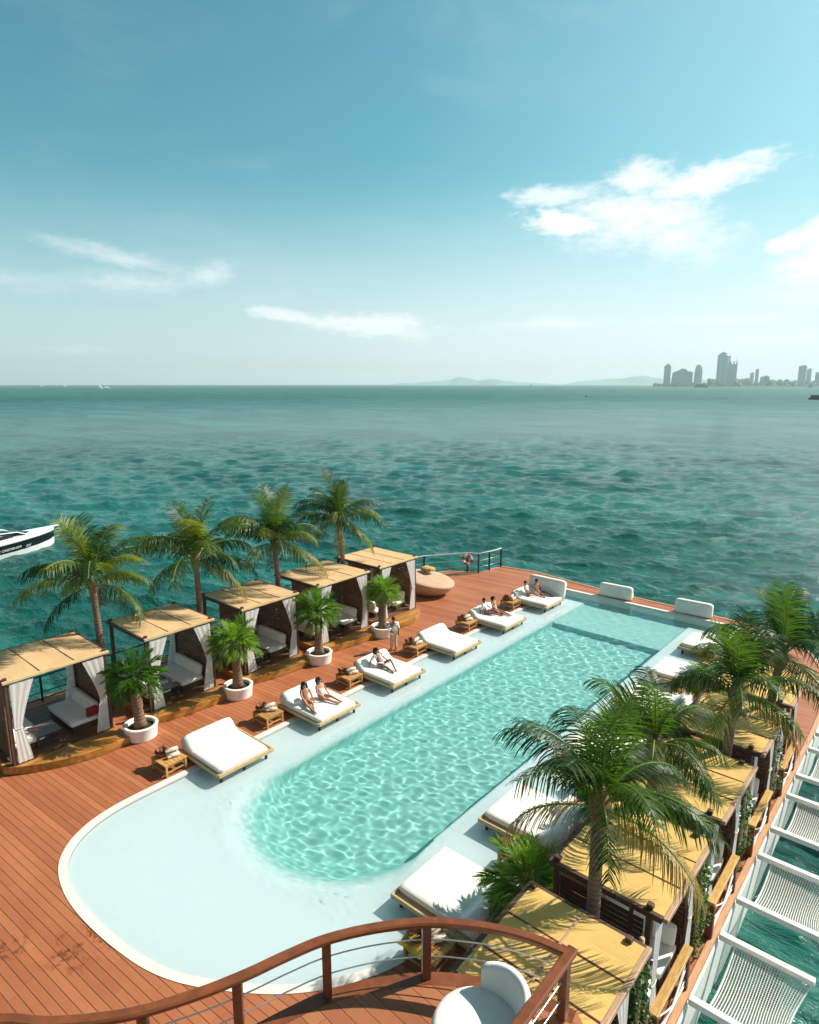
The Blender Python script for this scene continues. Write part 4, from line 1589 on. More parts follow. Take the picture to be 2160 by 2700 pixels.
def make_person(label, loc, rz, J, skin, hair, clothes, longhair=0.0, group=None, female=True, headyaw=0.0):
    """J: joints in local metres, +x is where the person faces, +y their left"""
    rt = thing('person', label, 'person', loc, rz, group)
    rt.scale = (1.07,) * 3 if 'waiter' not in label else (1, 1, 1)
    names = ['pelvis', 'waist', 'chest', 'neck', 'skull', 'crown', 'shL', 'elL', 'wrL', 'shR', 'elR', 'wrR', 'hpL', 'knL', 'anL', 'toL', 'hpR', 'knR', 'anR', 'toR']
    sc = 0.92 if female else 1.0
    rad = dict(pelvis=(0.15, 0.12), waist=(0.125, 0.10), chest=(0.15, 0.115), neck=0.055, skull=0.088, crown=0.075, shL=0.058, elL=0.042, wrL=0.028, shR=0.058, elR=0.042, wrR=0.028,
               hpL=0.092, knL=0.058, anL=0.038, toL=0.030, hpR=0.092, knR=0.058, anR=0.038, toR=0.030)
    E_ = [('pelvis', 'waist'), ('waist', 'chest'), ('chest', 'neck'), ('neck', 'skull'), ('skull', 'crown'), ('chest', 'shL'), ('shL', 'elL'), ('elL', 'wrL'), ('chest', 'shR'), ('shR', 'elR'), ('elR', 'wrR'),
          ('pelvis', 'hpL'), ('hpL', 'knL'), ('knL', 'anL'), ('anL', 'toL'), ('pelvis', 'hpR'), ('hpR', 'knR'), ('knR', 'anR'), ('anR', 'toR')]

    def graph(sub, grow=0.0, override=None):
        ns = [n for n in names if n in sub]
        ix = {n: i for i, n in enumerate(ns)}
        rr_ = []
        for n in ns:
            r_ = (override or {}).get(n, rad[n])
            rr_.append(tuple(q * sc + grow for q in r_) if isinstance(r_, tuple) else r_ * sc + grow)
        return skin_body([J[n] for n in ns], [(ix[a], ix[b_]) for a, b_ in E_ if a in ix and b_ in ix], rr_, ix.get('pelvis', 0))
    mb = MB()
    mb.add(*graph(names))
    sk_, cr, nk = Vector(J['skull']), Vector(J['crown']), Vector(J['neck'])
    up = (cr - nk).normalized()
    fw = Vector((math.cos(headyaw), math.sin(headyaw), 0))
    fw = (fw - up * fw.dot(up)).normalized()
    lf = up.cross(fw)
    # face: nose, ears, eyes, mouth
    mb.add([sk_ + fw * 0.085 + up * 0.03, sk_ + fw * 0.12 - up * 0.015, sk_ + fw * 0.085 - up * 0.02 + lf * 0.016, sk_ + fw * 0.085 - up * 0.02 - lf * 0.016], [(0, 2, 1), (0, 1, 3), (1, 2, 3)])
    for sg in (-1, 1):
        e = sk_ + lf * sg * 0.088
        mb.tube([e - up * 0.028, e + lf * sg * 0.012, e + up * 0.03], [0.010, 0.018, 0.012], 6)
    mb.k = 1
    for sg in (-1, 1):
        e = sk_ + fw * 0.083 + lf * sg * 0.032 + up * 0.022
        mb.tube([e - lf * 0.012, e, e + lf * 0.012], [0.004, 0.009, 0.004], 6)
    e = sk_ + fw * 0.082 - up * 0.045
    mb.k = 2
    mb.tube([e - lf * 0.022, e + fw * 0.004, e + lf * 0.022], [0.003, 0.008, 0.003], 6)
    mb.k = 0
    # hands: palm, four fingers and a thumb each
    for s_ in ('L', 'R'):
        wv, ev_ = Vector(J['wr' + s_]), Vector(J['el' + s_])
        d = (wv - ev_).normalized()
        sd = d.cross(Vector((0, 0, 1)))
        sd = sd.normalized() if sd.length > 1e-3 else Vector((0, 1, 0))
        nn = sd.cross(d)
        mb.tube([wv - d * 0.02, wv + d * 0.03, wv + d * 0.085], [0.026, 0.036, 0.034], 8, squash=0.5)
        for q in range(4):
            b0 = wv + d * 0.08 + sd * (q - 1.5) * 0.018
            ln = (0.062, 0.075, 0.07, 0.055)[q]
            mb.tube([b0, b0 + d * ln * 0.5 - nn * 0.006, b0 + d * ln * 0.85 - nn * 0.022], [0.0088, 0.0082, 0.0065], 6)
        tb = wv + d * 0.03 + sd * (0.034 if s_ == 'L' else -0.034)
        td = (d * 0.7 + sd * (0.8 if s_ == 'L' else -0.8)).normalized()
        mb.tube([tb, tb + td * 0.03, tb + td * 0.052 + d * 0.01], [0.011, 0.0095, 0.007], 6)
    mb.build('body', [skin, 'hair', 'swim_rose'], rt, smooth=True)
    # hair
    hb_ = MB()
    nA, nB = 14, 8
    vs, fs = [], []
    for i in range(nB + 1):
        th = i / nB * R(118)
        for j in range(nA):
            a = 2 * math.pi * j / nA
            front = math.cos(a)
            t2 = th * (1 - 0.42 * max(0, front))
            r_ = 0.108 * sc
            p = sk_ + up * 0.028 + up * math.cos(t2) * r_ * 1.08 + fw * (math.sin(t2) * front * r_ - 0.008) + lf * math.sin(t2) * math.sin(a) * r_ * 0.9
            vs.append(p)
    for i in range(nB):
        for j in range(nA):
            k = (j + 1) % nA
            fs.append((i * nA + j, i * nA + k, (i + 1) * nA + k, (i + 1) * nA + j))
    hb_.add(vs, fs)
    if longhair:
        for sg in (-1, 1):
            b1 = sk_ + lf * sg * 0.085 - fw * 0.02
            hb_.tube([b1 + up * 0.05, b1 + lf * sg * 0.02 - up * 0.08, b1 + lf * sg * 0.035 + fw * 0.02 - Vector((0, 0, longhair * 0.7)), b1 + lf * sg * 0.02 + fw * 0.03 - Vector((0, 0, longhair * 1.05))], [0.04, 0.05, 0.045, 0.015], 8)
        b0 = sk_ - fw * 0.07
        hb_.tube([b0 + up * 0.05, b0 - fw * 0.035 - up * 0.08, b0 - fw * 0.05 - Vector((0, 0, longhair * 0.6)), b0 - fw * 0.04 - Vector((0, 0, longhair))], [0.085, 0.095, 0.085, 0.04], 10)
    hb_.build('hair', hair, rt, smooth=True)
    for (nm_, mat_, parts_, grow, ov) in clothes:
        MB().add(*graph(parts_, grow, ov)).build(nm_, mat_, rt, smooth=True)
    return rt


def sit(lean=12, kl=(0.40, 0.13, 0.14), al=(0.78, 0.16, 0.05), kr=(0.42, -0.12, 0.20), ar=(0.80, -0.10, 0.05), wl=(0.30, 0.20, 0.2), wr=(0.25, -0.25, 0.15), twist=0.0, hs=1.0):
    a = R(lean)
    sd = Vector((-math.sin(a), 0, math.cos(a)))
    P_ = Vector((0, 0, 0.11))
    J = dict(pelvis=P_, waist=P_ + sd * 0.17, chest=P_ + sd * 0.36)
    J['neck'] = P_ + sd * 0.50 + Vector((0.01, 0, 0))
    J['skull'] = J['neck'] + Vector((0.02, 0, 0.115))
    J['crown'] = J['skull'] + Vector((-0.005, 0, 0.07))
    for s_, g_, w_, k_, an in (('L', 1, wl, kl, al), ('R', -1, wr, kr, ar)):
        J['sh' + s_] = P_ + sd * 0.43 + Vector((0, g_ * 0.165, 0))
        wv = Vector(w_)
        sh = J['sh' + s_]
        mid = (sh + wv) / 2
        L = (sh - wv).length
        out = Vector((-0.5, g_ * 0.6, -0.3)).normalized()
        J['el' + s_] = mid + out * math.sqrt(max(0.0, 0.26 ** 2 - (min(L, 0.51) / 2) ** 2))
        J['wr' + s_] = wv
        J['hp' + s_] = P_ + Vector((0.05, g_ * 0.095, -0.015))
        J['kn' + s_] = Vector(k_)
        J['an' + s_] = Vector(an)
        d = (Vector(an) - Vector(k_))
        d.z = 0
        d = d.normalized() if d.length > 0.05 else Vector((1, 0, 0))
        J['to' + s_] = Vector(an) + d * 0.13 + Vector((0, 0, -0.008))
    return {k: tuple(v) for k, v in J.items()}


BZ = 0.445     # top of a daybed mattress
TORSO = ['pelvis', 'waist', 'chest']
SWIM = ('swimsuit', 'swim_rose', ['pelvis', 'waist', 'chest'], 0.008, None)
make_person('woman with long dark hair sitting on a daybed, nearer of two, bare back', (-18.85, 15.5, BZ), R(-12),
            sit(14, (0.36, 0.10, 0.10), (0.72, -0.05, 0.05), (0.44, -0.12, 0.10), (0.86, -0.10, 0.05), (0.12, 0.26, 0.06), (0.30, -0.16, 0.2)), 'skin', 'hair', [('top', 'dress_pink', ['waist', 'chest'], 0.012, None)], 0.34)
make_person('woman with brown hair in a pale pink dress, farther of two sitting on a daybed', (-18.75, 16.2, BZ), R(8),
            sit(10, (0.38, 0.12, 0.14), (0.80, 0.14, 0.05), (0.40, -0.08, 0.10), (0.82, -0.06, 0.05), (0.22, 0.24, 0.10), (0.26, -0.18, 0.2)), 'skin', 'hair_brown', [('dress', 'dress_pink', ['pelvis', 'waist', 'chest', 'hpL', 'hpR', 'shL', 'shR'], 0.016, None)], 0.14)
make_person('woman in a white open shirt reclining alone on a daybed, one knee up', (-19.0, 20.0, BZ), R(5),
            sit(28, (0.42, 0.16, 0.36), (0.78, 0.02, 0.05), (0.44, -0.10, 0.09), (0.80, -0.22, 0.05), (0.22, 0.20, 0.24), (-0.36, -0.30, 0.03)), 'skin_tan', 'hair', [('shirt', 'shirt_white', ['waist', 'chest', 'shL', 'elL', 'shR', 'elR'], 0.018, None), ('shorts', 'shirt_white', ['pelvis', 'hpL', 'hpR'], 0.014, None)], 0.22)
make_person('man in a white shirt sitting on the near side of a couple, fifth left daybed', (-19.28, 28.85, BZ), R(18),
            sit(16, (0.40, 0.12, 0.22), (0.76, 0.12, 0.05), (0.42, -0.12, 0.12), (0.80, -0.10, 0.05), (0.26, 0.16, 0.24), (-0.18, -0.32, 0.03)), 'skin_tan', 'hair', [('shirt', 'shirt_white', ['pelvis', 'waist', 'chest', 'shL', 'elL', 'shR', 'elR'], 0.018, None)], 0.0, None, False)
make_person('dark-haired woman in a light dress stretching her legs, fifth left daybed', (-19.08, 29.42, BZ), R(-4),
            sit(14, (0.46, 0.10, 0.11), (0.92, 0.08, 0.05), (0.46, -0.09, 0.10), (0.90, -0.06, 0.05), (-0.14, 0.30, 0.03), (0.28, -0.16, 0.2)), 'skin', 'hair', [('dress', 'shorts_grey', ['pelvis', 'waist', 'chest', 'hpL', 'hpR'], 0.016, None)], 0.12)
make_person('person in a white top sitting against the bed back on the farthest left daybed', (-19.22, 33.2, BZ), R(15),
            sit(18, (0.40, 0.12, 0.24), (0.74, 0.10, 0.05), (0.40, -0.12, 0.26), (0.72, -0.10, 0.05), (0.30, 0.12, 0.26), (0.28, -0.16, 0.24)), 'skin', 'hair_brown', [('shirt', 'shirt_white', ['pelvis', 'waist', 'chest', 'shL', 'elL', 'shR', 'elR'], 0.016, None)], 0.0, None, False)
make_person('bare-shouldered person with black hair leaning back on the farthest left daybed', (-18.92, 33.85, BZ), R(-10),
            sit(12, (0.44, 0.18, 0.16), (0.90, 0.20, 0.05), (0.40, -0.16, 0.14), (0.74, -0.30, 0.05), (0.06, 0.32, 0.03), (0.30, -0.20, 0.2)), 'skin_tan', 'hair', [('shorts', 'shorts_grey', ['pelvis', 'hpL', 'hpR'], 0.014, None)], 0.0, None, False)
stand = dict(pelvis=(0, 0, 0.95), waist=(0, 0, 1.12), chest=(0.0, 0, 1.34), neck=(0, 0, 1.50), skull=(0.025, 0.0, 1.62), crown=(0.02, 0, 1.71),
             shL=(0, 0.185, 1.42), elL=(0.02, 0.30, 1.17), wrL=(0.20, 0.22, 1.06), shR=(0, -0.185, 1.42), elR=(-0.03, -0.25, 1.13), wrR=(0.05, -0.25, 0.89),
             hpL=(0, 0.095, 0.90), knL=(0.03, 0.10, 0.50), anL=(0.0, 0.11, 0.09), toL=(0.15, 0.12, 0.04), hpR=(0, -0.095, 0.90), knR=(0.05, -0.10, 0.50), anR=(-0.02, -0.12, 0.09), toR=(0.13, -0.13, 0.04))
LEGS = ['pelvis', 'hpL', 'knL', 'anL', 'hpR', 'knR', 'anR']
make_person('waiter in a white shirt and beige trousers standing on the deck, seen from behind', (-20.46, 22.5, 0.004), R(138), stand, 'skin_tan', 'hair',
            [('shirt', 'shirt_white', ['pelvis', 'waist', 'chest', 'shL', 'elL', 'shR', 'elR'], 0.024, None), ('trousers', 'trousers_beige', LEGS, 0.020, {'anL': 0.05, 'anR': 0.05}),
             ('shoe', 'shoe_black', ['anL', 'toL'], 0.016, {'anL': 0.035}), ('shoe', 'shoe_black', ['anR', 'toR'], 0.016, {'anR': 0.035})], 0.0, None, False)

# ------------------------------------------------------------------ upper deck with its rail and chair
UZ = 4.2
edge = [(-8.9, 1.2), (-8.35, 1.85), (-7.85, 2.24), (-7.25, 2.9), (-6.85, 3.6), (-6.6, 4.2), (-6.42, 4.75), (-6.2, 5.3), (-5.8, 5.92), (-5.28, 6.5), (-4.8, 6.86), (-4.3, 7.14), (-3.8, 7.32), (-3.25, 7.42)]
ecur = [(p.x, p.y) for p in smooth_loop([Vector((a, b_, 0)) for a, b_ in edge], 5)]
poly = ecur + [(-3.02, 7.25), (-3.02, 2.5), (-3.02, -3), (-9.4, -3), (-9.4, 0.6)]
structure(MB().prism(poly, UZ - 0.22, UZ).build('upper_deck', 'upper_planks'))
inner = inset(list(reversed(poly)), 0.0)
border = ecur + [tuple(Vector(p) - Vector((0, 0))) for p in []]
# border board following the curved edge
off = []
for i, p in enumerate(ecur):
    a, b_ = Vector(ecur[max(0, i - 1)]), Vector(ecur[min(len(ecur) - 1, i + 1)])
    d = (b_ - a).normalized()
    off.append(tuple(Vector(p) + Vector((d.y, -d.x)) * 0.22))
vs = [(x, y, UZ + 0.004) for x, y in ecur] + [(x, y, UZ + 0.004) for x, y in off]
k = len(ecur)
structure(MB().add(vs, [(i, i + k, i + k + 1, i + 1) for i in range(k - 1)]).build('deck_border', 'rail_wood'))

rl = thing('curved_railing', 'curved wooden railing with cables along the upper deck edge in the foreground', 'railing')


def sweep(path, prof):
    """sweep a small 2-d profile (across, up) along a level path"""
    vs, fs = [], []
    m_ = len(prof)
    for i, p in enumerate(path):
        a, b_ = Vector(path[max(0, i - 1)]), Vector(path[min(len(path) - 1, i + 1)])
        d = (b_ - a)
        d.z = 0
        d.normalize()
        s_ = Vector((d.y, -d.x, 0))
        for (u, z) in prof:
            vs.append(Vector(p) + s_ * u + Vector((0, 0, z)))
    for i in range(len(path) - 1):
        for j in range(m_):
            q = (j + 1) % m_
            fs.append((i * m_ + j, (i + 1) * m_ + j, (i + 1) * m_ + q, i * m_ + q))
    fs.append(tuple(range(m_)))
    fs.append(tuple((len(path) - 1) * m_ + j for j in range(m_))[::-1])
    return MB().add(vs, fs)


ins = []
for i, p in enumerate(ecur):
    a, b_ = Vector(ecur[max(0, i - 1)]), Vector(ecur[min(len(ecur) - 1, i + 1)])
    d = (b_ - a).normalized()
    ins.append(Vector((p[0] + d.y * 0.08, p[1] - d.x * 0.08, 0)))
RT = UZ + 0.96
rprof = [(-0.078, -0.025), (-0.064, -0.048), (0.064, -0.048), (0.078, -0.025), (0.078, 0.018), (0.055, 0.04), (-0.055, 0.04), (-0.078, 0.018)]
path = [Vector((p.x, p.y, RT)) for p in ins if p.x < -3.36] + [Vector((-3.36, 7.34, RT))]
sweep(path, rprof).build('handrail', 'rail_wood', rl)
sweep([Vector((-3.36, 7.43, RT + 0.003)), Vector((-3.36, 5.5, RT + 0.003)), Vector((-3.36, 2.0, RT + 0.003))], rprof).build('handrail', 'rail_wood', rl)


def rail_at(y):
    return min(ins, key=lambda q: abs(q.y - y))


posts = [rail_at(v) for v in (6.46, 5.26, 4.05, 2.95, 2.0)] + [Vector((-3.36, 7.20, 0)), Vector((-3.36, 5.6, 0)), Vector((-3.36, 4.0, 0))]
for p in posts:
    MB().box((p.x, p.y, UZ + 0.455), (0.13, 0.13, 0.90), R(-40) if p.x < -3.5 else 0).build('post', 'rail_post_wood', rl, bevel=0.012)
for z in (0.36, 0.66):
    MB().tube([Vector((p.x, p.y, UZ + z)) for p in ins if p.x < -3.42] + [Vector((-3.36, 7.2, UZ + z)), Vector((-3.36, 2.0, UZ + z))], 0.011, 6).build('cable', 'steel', rl, smooth=True)

ch = thing('round_armchair', 'white round lounge chair with curved back on the upper deck', 'chair', (-3.98, 5.98, UZ + 0.005), R(42))
ch.scale = (0.88, 0.88, 1.0)
MB().lathe([(0.60, 0.0), (0.66, 0.03), (0.70, 0.20), (0.70, 0.38), (0.67, 0.45), (0.60, 0.475), (0.3, 0.485), (0.0, 0.487)], 48).build('seat', 'white_fabric', ch, smooth=True)
vs, fs = [], []
nA, m_ = 22, 10
for i in range(nA + 1):
    u = i / nA
    a = R(-78 + 156 * u)
    hh = 0.98 * (0.62 + 0.38 * min(1, math.sin(math.pi * (0.06 + 0.88 * u)) ** 0.5))
    for j in range(m_):
        an = 2 * math.pi * j / m_
        # rounded slab section: thickness along radius, height along z
        rx = 0.085 * math.copysign(abs(math.cos(an)) ** 0.6, math.cos(an))
        rz_ = 0.5 * math.copysign(abs(math.sin(an)) ** 0.45, math.sin(an))
        z = 0.20 + (hh - 0.20) * (rz_ + 0.5)
        rad_ = 0.69 + rx + 0.08 * (z - 0.4)
        if i in (0, nA):
            rad_ = 0.69 + rx * 0.5
        vs.append((rad_ * math.cos(a), rad_ * math.sin(a), z))
for i in range(nA):
    for j in range(m_):
        q = (j + 1) % m_
        fs.append((i * m_ + j, (i + 1) * m_ + j, (i + 1) * m_ + q, i * m_ + q))
fs.append(tuple(range(m_)))
fs.append(tuple(nA * m_ + j for j in range(m_))[::-1])
MB().add(vs, fs).build('backrest', 'white_fabric', ch, smooth=True)

# ------------------------------------------------------------------ speedboat on the left
BOAT_RZ = math.atan2(0.9686, -0.249)
BOAT = (-63.15 + 12.1 * 0.249, 23.48 - 12.1 * 0.9686, SEA - 0.12)
bt = thing('speedboat', 'black and white speedboat lying off at the left picture edge', 'boat', BOAT, BOAT_RZ)
ST = [(-6.5, 1.5, 0.0, 1.65), (-3, 1.6, 0.0, 1.7), (1, 1.62, 0.0, 1.75), (5, 1.6, 0.05, 1.85), (8, 1.45, 0.1, 1.95), (10.3, 1.15, 0.25, 2.03), (11.8, 0.72, 0.45, 2.08), (12.5, 0.30, 0.65, 2.1)]


bt.scale = (0.9, 0.9, 0.82)


def hull_strip(f0, f1):
    vs, fs = [], []
    for (x, hb2, zb, zt) in ST:
        for f in (f0, f1):
            z = zb + (zt - zb) * f
            yy = hb2 * (0.55 + 0.45 * max(0.0, min(1, f * 1.4)) ** 0.7)
            vs += [(x, yy, z), (x, -yy, z)]
    for i in range(len(ST) - 1):
        a = i * 4
        fs += [(a, a + 4, a + 6, a + 2), (a + 1, a + 3, a + 7, a + 5)]
    fs.append((0, 2, 3, 1))
    return MB().add(vs, fs)


hull_strip(-0.25, 0.26).build('bottom', 'boat_white', bt, smooth=True)
hull_strip(0.26, 0.80).build('black_band', 'boat_black', bt, smooth=True)
hull_strip(0.80, 0.835).build('rub_rail', 'grey_rail', bt, smooth=True)
hull_strip(0.835, 1.0).build('topside', 'boat_white', bt, smooth=True)
vs, fs = [], []
for (x, hb2, zb, zt) in ST:
    vs += [(x, hb2, zt), (x, hb2 * 0.5, zt + 0.1), (x, -hb2 * 0.5, zt + 0.1), (x, -hb2, zt)]
for i in range(len(ST) - 1):
    a = i * 4
    for q in range(3):
        fs.append((a + q, a + q + 1, a + q + 5, a + q + 4))
MB().add(vs, fs).build('foredeck', 'boat_white', bt, smooth=True)
MB().rbox((1.2, 0.1, 2.1), (13.6, 2.2, 0.8), 0.25, 6).build('cockpit', 'boat_black', bt, smooth=True)
MB().add([(9.2, -0.9, 2.05), (9.2, 0.9, 2.05), (7.6, 0.9, 2.65), (7.6, -0.9, 2.65), (10.2, 0, 2.1)], [(0, 4, 3), (4, 1, 2), (4, 2, 3), (0, 3, 2, 1)]).build('windscreen', 'boat_glass', bt)
for sg in (-1, 1):
    MB().tube([(-5, sg * 1.4, 1.9), (-4.6, sg * 1.35, 2.55), (6.6, sg * 1.3, 2.72), (8.2, sg * 1.15, 2.55), (9.2, sg * 1.0, 2.1)], 0.05, 6).build('grab_rail', 'boat_white', bt, smooth=True)
for x in (-2.5, 0.8, 3.4, 5.6):
    MB().tube([(x, -1.25, 2.1), (x + 0.5, -1.2, 2.78)], 0.04, 6).tube([(x, 1.25, 2.1), (x + 0.5, 1.2, 2.78)], 0.04, 6).build('stanchion', 'boat_white', bt, smooth=True)
MB().rbox((12.7, 0.0, 2.12), (1.0, 0.5, 0.18), 0.08, 5).build('bow_pulpit', 'boat_white', bt, smooth=True)
# hull lettering on the starboard side (towards the ship)
for body_, x_, y_ in (("C OREO8HIIM", 6.0, -1.40), ("OII'", 8.85, -1.215)):
    fc = bpy.data.curves.new('lettering', 'FONT')
    fc.body = body_
    fc.size = 0.38
    fc.extrude = 0.01
    fc.materials.append(MAT['boat_white'])
    fo = bpy.data.objects.new('lettering', fc)
    COL.objects.link(fo)
    dg = bpy.context.evaluated_depsgraph_get()
    tm = bpy.data.meshes.new_from_object(fo.evaluated_get(dg))
    bpy.data.objects.remove(fo)
    to = bpy.data.objects.new('lettering', tm)
    COL.objects.link(to)
    to.parent = bt
    to.location = (x_, y_, 0.80)
    to.rotation_euler = (R(108), R(-2), R(3.4) if x_ < 7 else R(7))

# ------------------------------------------------------------------ far boats, skyline, hills


def skybuild(name, lab, deg, dist, wid, dep, h, shape, mat):
    p = bearing(deg, dist, SEA + 2)
    o = None
    mb = MB()
    a = wid / 2
    if shape == 'box':
        mb.box((0, 0, h / 2), (wid, dep, h)).box((wid * 0.1, 0, h + 2), (wid * 0.5, dep * 0.5, 4))
    elif shape == 'point':
        mb.box((0, 0, h * 0.43), (wid, dep, h * 0.86))
        mb.add([(-a, -dep / 2, h * .86), (a, -dep / 2, h * .86), (a, dep / 2, h * .86), (-a, dep / 2, h * .86), (0, 0, h)], [(0, 1, 4), (1, 2, 4), (2, 3, 4), (3, 0, 4)])
    elif shape == 'round':
        mb.lathe([(a, 0), (a, h * 0.94), (a * 0.8, h * 0.97), (a * 0.75, h)], 20, sy=dep / wid)
        mb.box((0, 0, h + 3), (wid * 0.35, dep * 0.35, 7))
    elif shape == 'gable':
        pts = [(-a, 0), (a, 0), (a, h * .80), (a * .55, h * .84), (a * .30, h * .97), (0.02 * a, h), (-a * 0.9, h * .76)]
        n__ = len(pts)
        mb.add([(x, -dep / 2, z) for x, z in pts] + [(x, dep / 2, z) for x, z in pts], [tuple(range(n__)), tuple(range(2 * n__ - 1, n__ - 1, -1))] + [(i, i + n__, (i + 1) % n__ + n__, (i + 1) % n__) for i in range(n__)])
    elif shape == 'taper':
        mb.lathe([(a * 1.05, 0), (a, h * .7), (a * .8, h * .9), (a * .45, h)], 12, sy=dep / wid)
    elif shape == 'castle':
        mb.box((0, 0, h * .44), (wid, dep, h * .88))
        for q in (-0.42, -0.15, 0.15, 0.42):
            mb.box((q * wid, 0, h * .93), (wid * .13, dep * .8, h * .12))
        mb.box((a * .8, 0, h * 1.05), (1.6, 1.6, h * .25))
    o = mb.build(name, mat)
    o.location = p
    o.rotation_euler = (0, 0, R(YAW) - R(deg))
    return tag(o, lab, 'building', 'far towers on the shore')


def deg_of(px):
    return math.degrees(math.atan((px - 1080) / 1748.0))


D0 = 3500
SK = [(1758, 15.5, 55, 'point', 'tower_grey', 'slim far tower with a pointed top, leftmost of the skyline'), (1797, 48, 42, 'gable', 'tower_glass', 'wide far block with a stepped gable roof'),
      (1840, 18, 51, 'taper', 'tower_grey', 'tapering far tower right of the gabled block'), (1902, 25, 76, 'round', 'tower_glass', 'tallest far tower with a rounded dark front'),
      (1916, 8, 70, 'box', 'tower_light', 'thin pale slab joined behind the tallest tower'), (1927, 22, 58, 'castle', 'tower_glass', 'far tower with a notched battlement top'),
      (1926, 17, 26, 'box', 'tower_pale', 'low pale building at the foot of the notched tower'), (1981, 8, 30, 'box', 'tower_grey', 'small square far building right of the notched tower'),
      (1994, 7, 38, 'box', 'tower_grey', 'narrow far tower standing alone on the shore'), (2016, 19, 22, 'box', 'tower_a', 'low dark far building on the middle shore'),
      (2113, 16, 45, 'box', 'tower_light', 'grey far tower near the right picture edge'), (2131, 9, 38, 'box', 'tower_pale', 'very pale far block beside the grey tower'),
      (2156, 12, 30, 'box', 'tower_a', 'dark far block at the right picture edge')]
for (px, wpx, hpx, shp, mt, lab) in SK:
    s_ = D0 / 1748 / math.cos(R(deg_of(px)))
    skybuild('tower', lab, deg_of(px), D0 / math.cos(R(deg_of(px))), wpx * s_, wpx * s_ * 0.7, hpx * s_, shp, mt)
# low shore with woods
rnd = random.Random(2)
mb = MB()
prof = [(1722, 1), (1740, 4), (1770, 5), (1850, 8), (1900, 7), (2000, 9), (2060, 10), (2300, 11), (2600, 12)]
vs, fs = [], []
for (px, hh) in prof:
    for dd, z in ((0, -3), (4, hh * 0.5), (120, hh * 1.2), (420, hh * 0.8), (700, -3)):
        p = bearing(deg_of(px), (D0 - 60 + dd) / math.cos(R(deg_of(px))))
        vs.append((p.x, p.y, SEA + z))
for i in range(len(prof) - 1):
    for q in range(4):
        a = i * 5 + q
        fs.append((a, a + 1, a + 6, a + 5))
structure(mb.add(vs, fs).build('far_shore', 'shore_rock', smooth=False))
mb = MB()
for k in range(420):
    px = rnd.uniform(1728, 2200) if k > 60 else rnd.uniform(1930, 1985)
    base = 9 + 9 * rnd.random() + (18 if 1870 < px < 1900 or 1935 < px < 1978 else 0) + (11 if px > 2010 else 0)
    if px < 1765:
        base *= 0.6
    p = bearing(deg_of(px), (D0 + rnd.uniform(-45, 200)) / math.cos(R(deg_of(px))))
    r_ = rnd.uniform(7, 16)
    z0 = SEA + rnd.uniform(0.2, 1) * base
    ring = 7
    prof2 = [(r_ * 0.5, -r_ * 0.8), (r_, -r_ * 0.1), (r_ * 0.75, r_ * 0.5), (r_ * 0.2, r_ * 0.8)]
    mb.lathe(prof2, ring, (p.x, p.y, z0))
mb.v = [(x + rnd.uniform(-2, 2), y + rnd.uniform(-2, 2), z + rnd.uniform(-2, 2)) for x, y, z in mb.v]
o = mb.build('shore_woods', 'shore_wood')
tag(o, 'dark wooded strip along the far shore below the towers', 'woods', kind='stuff')
# far ridges
for nm_, D_, pts in (('far_hills', 7600, [(1020, 0), (1060, 5), (1140, 9), (1185, 14), (1210, 20), (1235, 18), (1262, 12), (1295, 16), (1330, 11), (1400, 6), (1480, 1)]),
                     ('far_ridge', 7900, [(1480, 1), (1530, 9), (1600, 15), (1640, 16), (1690, 23), (1740, 17), (1800, 14), (1900, 12), (2300, 10)])):
    sm = smooth_loop([Vector((a, b_, 0)) for a, b_ in pts], 6)
    vs, fs = [], []
    for q in sm:
        c_ = math.cos(R(deg_of(q.x)))
        hh = max(0.0, q.y) * D_ / 1748 / c_ + 2
        for dd, z in ((-300, -4), (-120, hh * 0.55), (0, hh), (200, hh * 0.5), (420, -4)):
            p = bearing(deg_of(q.x), (D_ + dd) / c_)
            vs.append((p.x, p.y, SEA + z + (rnd.uniform(-3, 3) if z > 0 else 0)))
    for i in range(len(sm) - 1):
        for q in range(4):
            a = i * 5 + q
            fs.append((a, a + 1, a + 6, a + 5))
    structure(MB().add(vs, fs).build(nm_, 'hill_green', smooth=True))


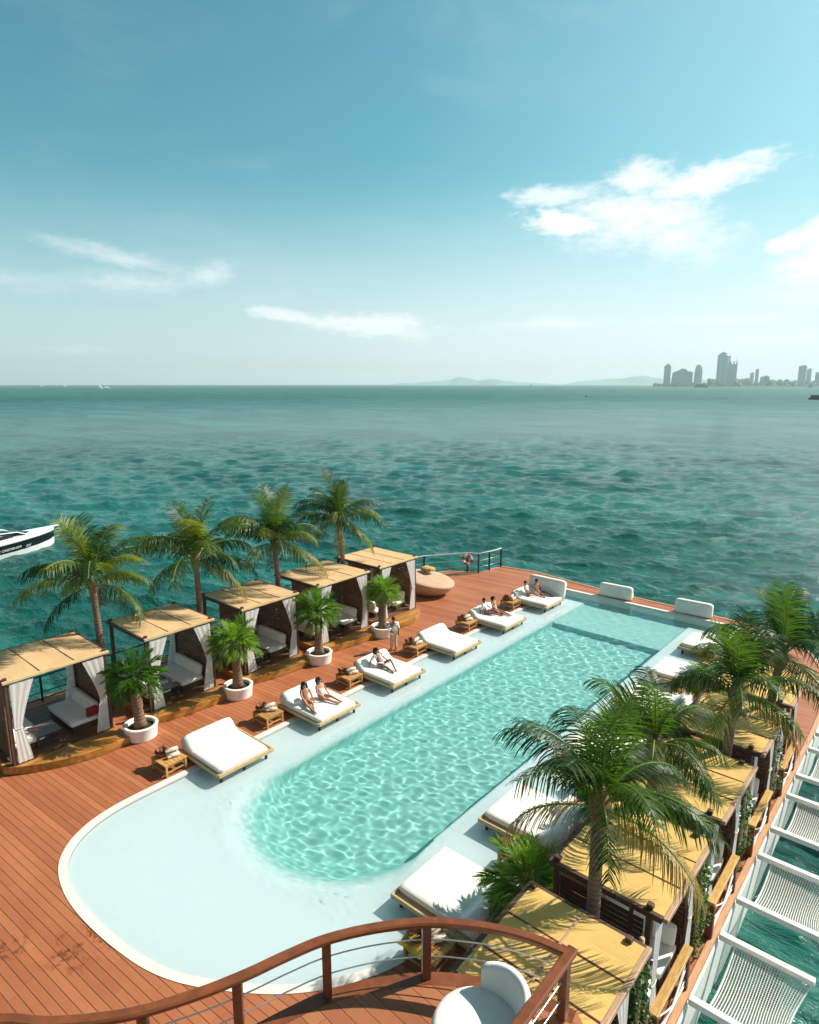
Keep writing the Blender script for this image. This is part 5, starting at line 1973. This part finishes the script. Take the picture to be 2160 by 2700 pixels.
def far_boat(lab, px, py, lpx, hpx, mat, sail=False, cat='boat'):
    dep = (py - 1012.0)
    ang = math.atan(dep / 1748.0 * math.cos(math.atan((px - 1080) / 1748.0)))
    dist = min((CAM_Z - SEA) / math.tan(ang), 6000)
    s_ = dist / 1748 * math.cos(math.atan((px - 1080) / 1748.0)) ** 0.5
    L, h = lpx * s_, hpx * s_
    mb = MB()
    n__ = 10
    vs, fs = [], []
    for i in range(n__ + 1):
        u = i / n__
        wv = 0.16 * L * math.sin(math.pi * (0.15 + 0.85 * (1 - u))) ** 0.6 if u < 1 else 0.0
        x = -L / 2 + u * L
        zt = h * (0.34 + 0.14 * u * u)
        vs += [(x, wv, zt), (x, wv * 0.6, -h * 0.15), (x, -wv * 0.6, -h * 0.15), (x, -wv, zt)]
    for i in range(n__):
        a = i * 4
        for q in range(4):
            fs.append((a + q, a + 4 + q, a + 4 + (q + 1) % 4, a + (q + 1) % 4))
    fs.append((0, 1, 2, 3))
    mb.add(vs, fs)
    if sail:
        mb.tube([(0, 0, 0), (0, 0, h)], L * 0.012, 5)
        mb.add([(0.02 * L, 0.01, h * 0.95), (0.02 * L, 0.01, h * .3), (-0.45 * L, 0.06 * L, h * .3)], [(0, 1, 2)])
    else:
        mb.rbox((-L * 0.08, 0, h * 0.62), (L * 0.6, L * 0.2, h * 0.62), h * 0.12, 4)
    o = mb.build('far_boat', mat)
    o.location = bearing(deg_of(px), dist, SEA)
    o.rotation_euler = (0, 0, R(YAW) - R(deg_of(px)) + R(8))
    return tag(o, lab, cat)


far_boat('dark ferry boat crossing in front of the far towers', 1850, 1021.5, 31, 9, 'far_boat')
far_boat('tiny dark boat off the shore at the right picture edge', 2139, 1021, 11, 4, 'far_boat')
far_boat('low dark boat cut by the right picture edge, below the towers', 2160, 1053, 38, 12, 'far_boat')
far_boat('tiny dark boat on the horizon below the far hills', 1402, 1017.5, 6, 3.5, 'far_boat')
far_boat('tiny dark buoy boat on the middle sea left of the towers', 1547, 1046, 5, 3, 'far_boat')
far_boat('small white boat farthest left on the horizon', 108, 1019.5, 5, 3, 'far_white')
far_boat('small white boat on the left horizon, second from the picture edge', 170, 1019, 7, 4, 'far_white')
far_boat('white boat with a cabin on the left horizon, third from the edge', 263, 1024, 11, 8, 'far_white')
far_boat('low white motorboat beside the taller white boat on the left horizon', 281, 1024, 16, 5, 'far_white')

# ------------------------------------------------------------------ haze over the bay
HZ = 1.1e-4
me = bpy.data.meshes.new('haze')
bm = bmesh.new()
bmesh.ops.create_cube(bm, size=1)
bm.to_mesh(me)
bm.free()
hz_o = bpy.data.objects.new('haze', me)
COL.objects.link(hz_o)
hz_o.scale = (21000, 21000, 260)
hz_o.location = (0, 0, 130 - 6)
m = bpy.data.materials.new('haze')
m.use_nodes = True
m.node_tree.nodes.clear()
t = NT(m.node_tree)
pv = t.n('ShaderNodeVolumePrincipled')
pv.inputs['Density'].default_value = HZ
pv.inputs['Color'].default_value = (0.80, 0.97, 1.0, 1)
pv.inputs['Anisotropy'].default_value = 0.2
o_ = t.n('ShaderNodeOutputMaterial')
t.l(pv.outputs[0], o_.inputs['Volume'])
me.materials.append(m)
hz_o['kind'] = 'stuff'
hz_o['label'] = 'pale sea haze over the bay'
hz_o['category'] = 'haze'
